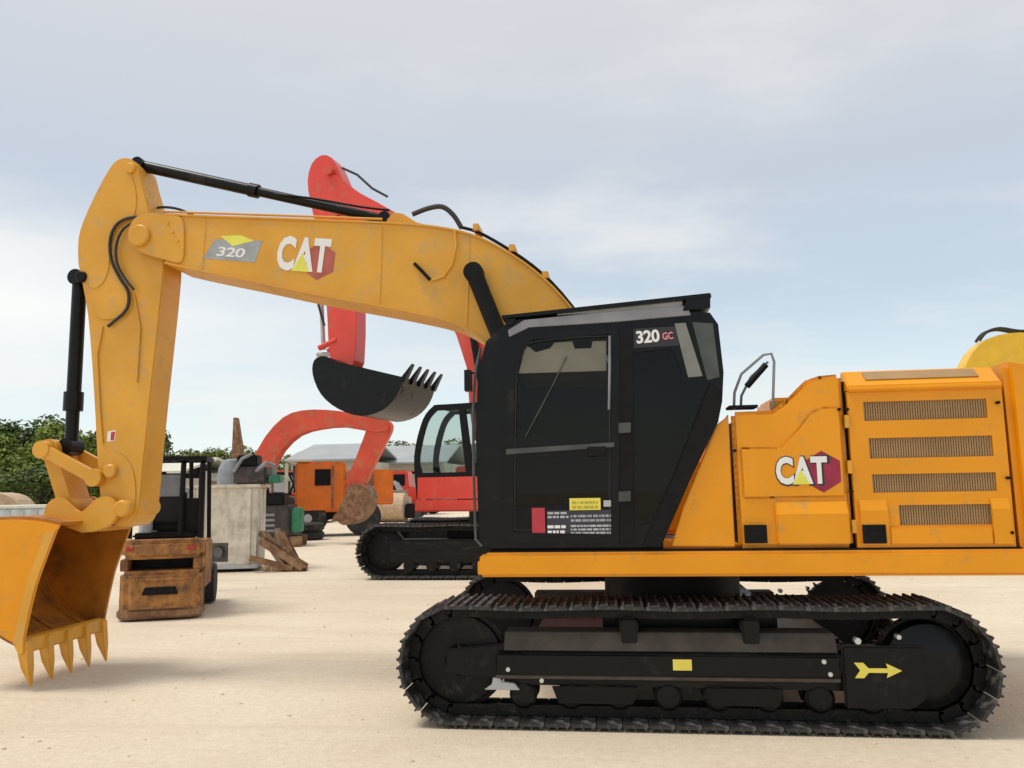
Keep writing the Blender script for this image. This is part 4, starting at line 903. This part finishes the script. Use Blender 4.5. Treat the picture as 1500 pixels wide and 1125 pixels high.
# beige tank
tk_ = thing('steel_tank', 'mud stained beige steel box with a dark opening at its foot', 'tank', (-9.12, 18.0, 0), R(16), local=True)
MB().ring([(-.82, .16), (.86, .16), (.88, 1.92), (-.84, 1.92)], [[(-.50, .22), (.16, .22), (.16, .66), (-.50, .66)]], 0, .06).build('front_wall', BEI, tk_)
MB().prism([(-.83, .16), (.87, .16), (.87, 1.92), (-.83, 1.92)], .5, 1.4).build('tank_body', BEI, tk_, bevel=.03)
MB().bx(-.83, -.77, .061, .499, .16, 1.92).build('side_wall', BEI, tk_); MB().bx(.81, .87, .061, .499, .16, 1.92).build('side_wall', BEI, tk_)
MB().bx(-.90, .95, -.06, 1.45, 1.921, 2.0).build('lid', BEI, tk_, bevel=.01)
MB().bx(-.88, .92, -.05, 1.42, .06, .158).build('base_skid', LGR, tk_, bevel=.01); MB().bx(-.6, .75, .05, 1.3, 0.0, .058).build('skid_foot', BLKM, tk_)
for x in (-.82, .62): MB().bx(x, x+.10, -.05, -.001, .17, 1.90).build('corner_rib', BEI, tk_, bevel=.008)
dr = MB(); dr.cyl((-.17, .28, .42), (-.17, .49, .42), .13, n=18); dr.build('outlet_flange', GRY, tk_, sm=True)
tk_.scale = (tk_sx, 1, 1)
# grey engine lump on top
en = thing('engine_block', 'grey engine assembly sitting on top of the beige tank', 'engine', (-9.05, 18.5, 2.0), R(10), local=True)
MB().lathe([(.10, .62), (.22, .58), (.30, .40), (.33, .2), (.33, 0)][::-1], (-.15, .1, 0), axis='Z', n=24).build('air_filter_housing', GRY, en, sm=True)
MB().bx(-.05, .75, -.2, .5, 0, .42).build('crankcase', DKB, en, bevel=.04); MB().bx(.02, .5, -.1, .4, .43, .70).build('cylinder_head', BLKM, en, bevel=.03)
ep = MB(); ep.tube([(.5, -.15, .3), (.75, -.2, .5), (.9, -.1, .45), (.92, 0, .1)], .06, 8); ep.tube([(0, -.25, .3), (.2, -.3, .6), (.4, -.2, .72)], .04, 8); ep.build('exhaust_pipe', GRY, en, sm=True)
MB().bx(.76, 1.05, -.1, .3, .02, .22).build('oil_filter_bracket', GREENP, en, bevel=.03)
# heap of scrap leaning beside the tank (pieces that can be told apart)
sc_ = [(at(402, 790, 18.4), 1.25, .09, 40, -30), (at(415, 800, 18.2), 1.3, .11, 28, -10), (at(398, 805, 18.0), 1.0, .08, -15, 15), (at(425, 812, 18.3), .9, .10, 62, 10), (at(410, 780, 18.7), 1.1, .07, 52, -55)]
labs = ['rusty beam leaning lowest against the beige tank', 'long tan beam standing steeply in the scrap beside the tank', 'short rusty beam crossing behind the others beside the tank', 'flat brown beam pointing right out of the scrap heap', 'thin rusty beam at the back of the scrap heap']
for (p, ln_, th, ang, az), lb in zip(sc_, labs):
    q = MB(Matrix.Translation((p.x, p.y, 0)) @ Matrix.Rotation(R(az), 4, 'Z'))
    ang_r = R(90-abs(ang)) if True else 0; dirv = Vector((math.cos(R(ang))*1, 0, abs(math.sin(R(ang)))))
    a0 = Vector((dirv.x*ln_*.5, 0, th*.7)); a1 = a0+Vector((-dirv.x*ln_, 0, abs(dirv.z)*ln_))
    d_ = (a1-a0).normalized(); 
    for o1 in (-.5, .5): q.box((a0+a1)/2+Vector((0, o1*th*1.6, 0)), (ln_, th*.25, th*1.6), Matrix.Rotation(-math.atan2(d_.z, d_.x), 4, 'Y'))
    q.box((a0+a1)/2, (ln_, th*1.5, th*.25), Matrix.Rotation(-math.atan2(d_.z, d_.x), 4, 'Y'))
    o = q.build('scrap_beam', random.choice((RUST, TANR)), None, bevel=.006); o['label'] = lb; o['category'] = 'scrap beam'; o['group'] = 'scrap beams heaped beside the tank'
rk = MB()
for k in range(70):
    p = at(random.uniform(388, 445), 832, 18.3); rr = random.uniform(.03, .13)
    q = bmesh.ops.create_icosphere(rk.bm, subdivisions=1, radius=rr); sx_, sy_ = random.uniform(.8, 1.5), random.uniform(.8, 1.4)
    for v in q['verts']: v.co = Vector((v.co.x*sx_*random.uniform(.85, 1.15)+p.x, v.co.y*sy_+p.y+random.uniform(-.6, .6)*.1, v.co.z*random.uniform(.6, 1.0)+rr*.4))
ro = rk.build('rubble', TANR); ro['kind'] = 'stuff'; ro['label'] = 'tan rubble lying under the scrap beams beside the tank'; ro['category'] = 'rubble'

# orange truck
tl = at(460, 780, 31.0); tl.z = 0
tk2 = thing('truck', 'old orange truck with black tyres parked under the far red boom', 'truck', tl, R(18), local=True)
# local x right, y away
MB().bx(-.75, 1.2, 0, 2.3, .95, 2.95).build('cab', ORG, tk2, bevel=.08)
MB().bx(.0, .62, -.02, -.001, 2.0, 2.65).build('side_window', BLKM, tk2, bevel=.01); MB().bx(.66, .74, -.03, -.001, 1.1, 2.8).build('door_seam', RUST, tk2)
MB().bx(-.85, -.76, .1, 2.2, 1.9, 2.8).build('windscreen', GLC, tk2); MB().bx(-1.15, -1.02, -.05, .05, .9, 2.9).build('front_post', CREAM, tk2, bevel=.01)
MB().bx(-1.1, -.2, -.06, 2.36, 2.95, 3.05).build('roof_visor', CREAM, tk2, bevel=.02)
MB().bx(1.25, 3.1, .1, 2.3, 1.2, 2.6).build('load_body', ORG, tk2, bevel=.05)
for k in range(2): MB().bx(1.5+.8*k, 1.58+.8*k, .04, .098, 1.27, 2.28).build('body_rib', ORG, tk2)
MB().bx(1.7, 2.3, -.0, .035, 1.85, 2.5).build('side_box', RUST, tk2, bevel=.02)
MB().bx(-1.1, 2.6, .3, 2.1, .65, .94).build('chassis', BLKM, tk2, bevel=.03)
MB().bx(-1.25, -1.1, .0, 2.3, .55, .95).build('bumper', RUST, tk2, bevel=.03)
for x in (-.25, 1.9):
    for y in (.18, 2.1):
        wl = MB().lathe([(.36, -.15), (.62, -.18), (.72, -.12), (.72, .12), (.62, .18), (.36, .15)], (x, y, .72), n=30).build('wheel', RUB, tk2, sm=True)
        MB().lathe([(.10, -.16), (.30, -.13), (.34, -.05), (.34, .1)], (x, y, .72), n=20).build('hub', LGR, wl, sm=True)
p = at(403, 775, 25.5)
dm_ = thing('compressor', 'dark brown and black machine on skids between the beige tank and the orange truck', 'machine', (p.x, p.y, 0), R(12), local=True)
MB().bx(-.75, .45, 0, 1.2, .35, 1.35).build('housing', DKB, dm_, bevel=.05); MB().bx(-.55, .25, .1, 1.1, 1.351, 1.75).build('engine_cover', BLKM, dm_, bevel=.05)
MB().bx(.46, .78, .2, .9, .45, 1.25).build('radiator', GREENP, dm_, bevel=.03); MB().bx(-.85, .85, .05, .2, .0, .34).build('skid', RUST, dm_, bevel=.02); MB().bx(-.85, .85, .95, 1.1, .0, .34).build('skid', RUST, dm_, bevel=.02)
MB().tube([(-.2, .4, 1.75), (-.2, .4, 2.1), (-.05, .35, 2.25)], .05, 8).build('exhaust_pipe', RUST, dm_, sm=True)
for k in range(4): MB().bx(-.6, -.02, -.03, -.001, .5+.17*k, .58+.17*k).build('grille_slat', GRY, dm_)
# stack of tyres under the truck front
tyl = at(452, 782, 29.4)
for k in range(2):
    o = MB().lathe([(.30, -.13), (.50, -.15), (.58, -.08), (.58, .08), (.50, .15), (.30, .13)], (tyl.x, tyl.y, .16+.31*k), axis='Z', n=28).build('tyre', RUB, None, sm=True)
    o['label'] = ['bottom black tyre of the pair lying in front of the truck wheel', 'top black tyre of the pair lying in front of the truck wheel'][k]; o['category'] = 'tyre'; o['group'] = 'tyres stacked in front of the truck'

# rusty upright boom far behind
p = at(352, 690, 38)
rb_ = thing('crane_jib', 'rusty narrow jib pointing up behind the grey engine', 'jib', (p.x, p.y, 0), 0, local=True)
tp = at(346, 612, 38); q = MB(); q.prism([(-.45, 0), (.45, 0), (.34, 2.6), (tp.x-p.x+.07, tp.z), (tp.x-p.x-.07, tp.z)], -.2, .2); q.build('jib_arm', RUST, rb_, bevel=.03)
MB().bx(-1.2, 1.0, -.8, .8, 0, 1.7).build('jib_base', GRY, rb_, bevel=.05)
# tan drum on a cradle and a small red machine near the centre
p = at(572, 748, 44)
rd = thing('road_roller', 'tan drum roller standing right of the rusty bucket in the distance', 'roller', (p.x, p.y, 0), 0, local=True)
MB().lathe([(.5, -.9), (.8, -.88), (.8, .88), (.5, .9)], (0, 0, .8), axis='X', n=28).build('drum', TANR, rd, sm=True); MB().bx(-.9, .8, .3, 1.6, .5, 1.35).build('roller_frame', TANR, rd, bevel=.05)
MB().bx(.98, 1.5, -.5, .9, .2, 1.0).build('drive_unit', BLKM, rd, bevel=.05); MB().bx(-.98, .98, -.1, .1, 1.6, 1.72).build('drum_yoke', GRY, rd, bevel=.02)
p = at(598, 742, 50)
rc = thing('tractor', 'small bright red tractor beyond the roller', 'tractor', (p.x, p.y, 0), 0, local=True)
MB().prism([(-1.2, .8), (1.0, .8), (1.0, 1.9), (.2, 1.9), (.1, 2.9), (-1.1, 2.9)], -.6, .6).build('body', RED, rc, bevel=.06); MB().bx(-.95, -.05, -.62, -.601, 2.0, 2.7).build('window', BLKM, rc)
for x, r_ in ((-.7, .75), (.8, .5)): MB().lathe([(r_*.5, -.15), (r_, -.12), (r_, .12), (r_*.5, .15)], (x, -.75, r_), n=24).build('wheel', RUB, rc, sm=True)
p = at(560, 745, 48)
wv = thing('van', 'pale van parked beyond the roller at the far end of the yard', 'van', (p.x-1.0, p.y+2, 0), 0, local=True)
MB().prism([(-2.2, .4), (2.2, .4), (2.2, 1.3), (1.6, 2.3), (-2.2, 2.4)], -.9, .9).build('body', LGR, wv, bevel=.1); MB().prism([(.6, 1.4), (1.75, 1.4), (1.4, 2.1), (.6, 2.1)], -.92, -.901).build('window', BLKM, wv)
for x in (-1.4, 1.4): MB().lathe([(.2, -.1), (.35, -.1), (.35, .1), (.2, .1)], (x, -.82, .35), n=20).build('wheel', RUB, wv, sm=True)

# orange and red plant filling the middle distance
def small_loader(label, px, py, Y, rz, m, sc):
    p = at(px, py, Y); o = thing('wheel_loader', label, 'loader', (p.x, p.y, 0), rz, 'loaders parked in the middle of the yard', local=True); o.scale = (sc, sc, sc)
    MB().prism([(-2.0, .8), (.9, .8), (.9, 1.5), (-.3, 1.7), (-2.0, 1.75)], -.8, .8).build('body', m, o, bevel=.06)
    cb2 = MB().ring([(-.55, 1.6), (.75, 1.55), (.95, 2.2), (.65, 2.85), (-.5, 2.85)], [[(-.42, 1.75), (.68, 1.7), (.82, 2.2), (.58, 2.7), (-.42, 2.7)]], -.72, -.66).build('cab', BLKM, o)
    MB().ring([(-.55, 1.6), (.75, 1.55), (.95, 2.2), (.65, 2.85), (-.5, 2.85)], [[(-.42, 1.75), (.68, 1.7), (.82, 2.2), (.58, 2.7), (-.42, 2.7)]], .66, .72).build('cab_right_wall', BLKM, cb2)
    MB().bx(-.6, .75, -.76, .76, 2.851, 2.95).build('cab_roof', m, cb2, bevel=.02)
    for x in (-1.4, 1.0):
        for y in (-.95, .95):
            w_ = MB().lathe([(.35, -.2), (.68, -.22), (.76, -.12), (.76, .12), (.68, .22), (.35, .2)], (x, y, .76), n=26).build('wheel', RUB, o, sm=True); MB().lathe([(.1, -.21), (.32, -.18), (.34, .1)], (x, y, .76), n=18).build('hub', m, w_, sm=True)
    for y in (-.5, .5): MB().tube([(.7, y, 1.6), (1.6, y, 1.5), (2.3, y, .6)], .11, 8).build('lift_arm', m, o, sm=True)
    MB().prism(strip(smooth([(2.9, .15), (2.5, .12), (2.25, .35), (2.3, .8), (2.6, 1.05)], 3), .05, -1), -1.2, 1.2).build('bucket', RUST, o)
small_loader('orange wheel loader behind the gap between the orange truck and the roller', 540, 748, 46, R(200), ORG, 1.0)
small_loader('red wheel loader far behind the dark brown machine', 408, 748, 44, R(15), REDF, 1.0)
small_loader('ochre wheel loader just left of the red excavator cab', 598, 744, 56, R(170), OLDY, 1.05)
# far left: tan loader and pale container
p = at(8, 725, 30)
ld = thing('wheel_loader', 'small tan wheel loader at the far left edge of the yard', 'loader', (p.x, p.y, 0), R(10), local=True)
MB().prism(smooth([(-1.6, .7), (.9, .7), (.95, 1.2), (.7, 1.65), (.2, 1.9), (-.5, 1.95), (-1.6, 1.9)], 2, True), -.7, .7).build('engine_cover', TANR, ld, bevel=.06)
MB().bx(-.5, .4, -.72, -.701, .9, 1.3).build('side_grille', BLKM, ld); 
for x in (-1.1, .6): MB().lathe([(.3, -.2), (.6, -.2), (.65, -.1), (.65, .1), (.6, .2), (.3, .2)], (x, -.85, .65), n=26).build('wheel', RUB, ld, sm=True)
p = at(20, 752, 22)
ct = thing('container', 'pale blue grey low container lying behind the bucket', 'container', (p.x, p.y, 0), R(4), local=True)
MB().bx(-2.5, 1.0, 0, 1.8, .08, 1.45).build('container_body', TARP, ct, bevel=.04)
for k in range(8): MB().bx(-2.4+.42*k, -2.2+.42*k, -.03, -.001, .15, 1.38).build('corrugation', LGR, ct)
MB().bx(-2.55, 1.05, -.05, 1.85, 1.451, 1.53).build('top_rail', CREAM, ct, bevel=.01)
# low bush at the foot of the linkage
# ------------------------------------------------------------------ far buildings
def shed(label, px0, px1, pyt, pyr, Y, roofm, wallm, name='shed', depth=12):
    a = at(px0, 740, Y); b = at(px1, 740, Y); zt = at(px0, pyr, Y).z; zr = at(px0, pyt, Y).z
    root = thing(name, label, 'building', ((a.x+b.x)/2, Y, 0), 0, local=True); h = (b.x-a.x)/2
    MB().bx(-h, h, 0, depth, 0, zt).build('wall', wallm, root)
    MB().prism([(-.5, zt-.05), (depth/2, zr+.3), (depth+.5, zt-.05), (depth+.5, zt+.1), (depth/2, zr+.45), (-.5, zt+.1)], -h-.4, h+.4, axis='X').build('roof', roofm, root)
    n = max(2, int(h/2.5))
    for k in range(n):
        x = -h+(k+.5)*2*h/n; MB().bx(x-.9, x+.9, -.06, -.001, .1, zt*.62).build('door' if k % 2 else 'window', GRY if k % 2 else BLKM, root)
        
    for k in range(int(2*h/1.2)): pass
    return root
shed('long shed with a pale grey roof behind the orange truck', 425, 520, 654, 676, 62, ROOFG, WALLG)
shed('grey roofed shed seen between the far red arm and the red cab', 545, 650, 656, 680, 72, ROOFG, WALLG)
shed('low cream building behind the forklift guard', 180, 262, 680, 694, 46, CREAM, WALLG, depth=8)
shed('low pale building between the forklift and the rusty jib', 285, 345, 690, 704, 50, CREAM, LGR, depth=8)
shed('low shed behind the far end of the yellow excavator', 1080, 1420, 660, 685, 75, ROOFG, WALLG)

# ------------------------------------------------------------------ trees
def crown_mesh(kind, r_, hgt, n, leaf):
    q = bmesh.new(); rnd = random.Random(kind*17+3)
    lobes = [(Vector((rnd.uniform(-.7, .7)*r_, rnd.uniform(-.6, .6)*r_, rnd.uniform(.30, .92)*hgt)), rnd.uniform(.28, .5)*r_) for _ in range(15)]
    for k in range(n):
        c, lr = rnd.choice(lobes); d = Vector((rnd.gauss(0, 1), rnd.gauss(0, 1), rnd.gauss(0, .85))).normalized()
        p = c+d*lr*(rnd.random()**.35); s = leaf*rnd.uniform(.6, 1.3)
        nrm = (d+Vector((rnd.gauss(0, .6), rnd.gauss(0, .6), rnd.gauss(0, .6)+.3))).normalized()
        a = nrm.orthogonal().normalized(); a.rotate(Matrix.Rotation(rnd.uniform(0, 6.28), 3, nrm)); b = nrm.cross(a)
        vs = [q.verts.new(p+a*s*u+b*s*v+nrm*s*.15*w_) for u, v, w_ in ((-.5, 0, 0), (0, -.28, 1), (.5, 0, 0), (0, .28, 1))]
        q.faces.new(vs)
    me = bpy.data.meshes.new('crown'); q.to_mesh(me); q.free(); me.materials.append(LEAF[kind % 3]); return me
def trunk_mesh(hgt, r_, kind):
    rnd = random.Random(kind+50); q = MB()
    q.tube([(0, 0, -.1), (.05, .02, hgt*.3), (-.05, .03, hgt*.6), (0, 0, hgt*.85)], [.20, .15, .10, .04], 8)
    for k in range(6):
        t = R(60*k+rnd.uniform(-20, 20)); z = hgt*rnd.uniform(.25, .5); e = Vector((math.cos(t), math.sin(t), 0))*r_*.6
        q.tube([(0, 0, z), tuple(e*.5+Vector((0, 0, z+hgt*.15))), tuple(e+Vector((0, 0, z+hgt*.32)))], [.08, .05, .02], 6)
    return q.mesh('trunk', BARK, sm=True)
CM = [crown_mesh(k, 3.0, 6.5, 6500, .34) for k in range(6)]; TM = [trunk_mesh(6.5, 3.0, k) for k in range(3)]
def tree(px, Y, top_py, kind, wd, label):
    b = at(px, 720, Y); top = at(px, top_py, Y).z; s = top/7.3
    t = thing('tree', label, 'tree', (b.x, Y, 0), random.uniform(0, 6), 'trees at the edge of the yard', local=True); t.scale = (wd/6.0, wd/6.0, s)
    c = bpy.data.objects.new('crown', CM[kind]); COL.objects.link(c); c.parent = t
    u = bpy.data.objects.new('trunk', TM[kind % 3]); COL.objects.link(u); u.parent = t
TR_ = [(-70, 50, 612, 0, 7, 'leftmost fresh green tree, cut by the left edge of the photo'), (-8, 47, 622, 3, 6, 'bright green tree beside the left edge of the photo'),
       (35, 52, 604, 1, 7, 'tall deep green tree left of the bucket cylinder'), (78, 47, 612, 0, 6, 'fresh green tree directly behind the bucket cylinder'),
       (60, 40, 668, 4, 5, 'low dark tree in front of the left tree row'), (125, 50, 618, 2, 6.5, 'olive tree behind the linkage of the yellow excavator'),
       (170, 49, 612, 3, 6.5, 'green tree hidden behind the stick'), (218, 51, 622, 1, 5.0, 'dark tree just right of the stick'),
       (255, 60, 652, 2, 6, 'low olive tree above the forklift guard'), (300, 62, 650, 5, 6.5, 'low olive tree above the white post'), (335, 64, 652, 0, 6, 'low green tree left of the rusty jib'),
       (380, 64, 650, 3, 6, 'low green tree behind the far red boom'), (590, 95, 644, 1, 9, 'distant dark tree beside the red cab'), (560, 98, 648, 4, 9, 'distant dark tree left of the red cab'),
       (640, 96, 645, 2, 9, 'distant olive tree seen through the red cab'), (690, 95, 642, 5, 9, 'distant dark tree right of the red cab, mostly hidden'),
       (470, 100, 652, 2, 9, 'distant olive tree over the long shed roof')]
for a in TR_: tree(*a)
# far belt of woodland closing the horizon
wb = MB(); rnd = random.Random(5)
for k in range(9000):
    x = rnd.uniform(-190, 190); h = 5.5+1.2*math.sin(x*.11)+.8*math.sin(x*.37+1)+rnd.gauss(0, .25)
    p = Vector((x, 135+rnd.uniform(-4, 4), rnd.random()**.7*h)); s = rnd.uniform(.5, 1.1)
    nn = Vector((rnd.gauss(0, 1), -1, rnd.gauss(.4, 1))).normalized(); a_ = nn.orthogonal().normalized(); b_ = nn.cross(a_)
    wb.bm.faces.new([wb.bm.verts.new(p+a_*s*u+b_*s*v) for u, v in ((-1, 0), (0, -.6), (1, 0), (0, .6))])
wo = wb.build('woodland', LEAF[1]); wo['kind'] = 'stuff'; wo['label'] = 'far dark belt of woodland closing the yard on the horizon'; wo['category'] = 'woodland'
print('tris', sum(len(o.data.polygons) for o in bpy.data.objects if o.type == 'MESH'), 'objs', len(bpy.data.objects))
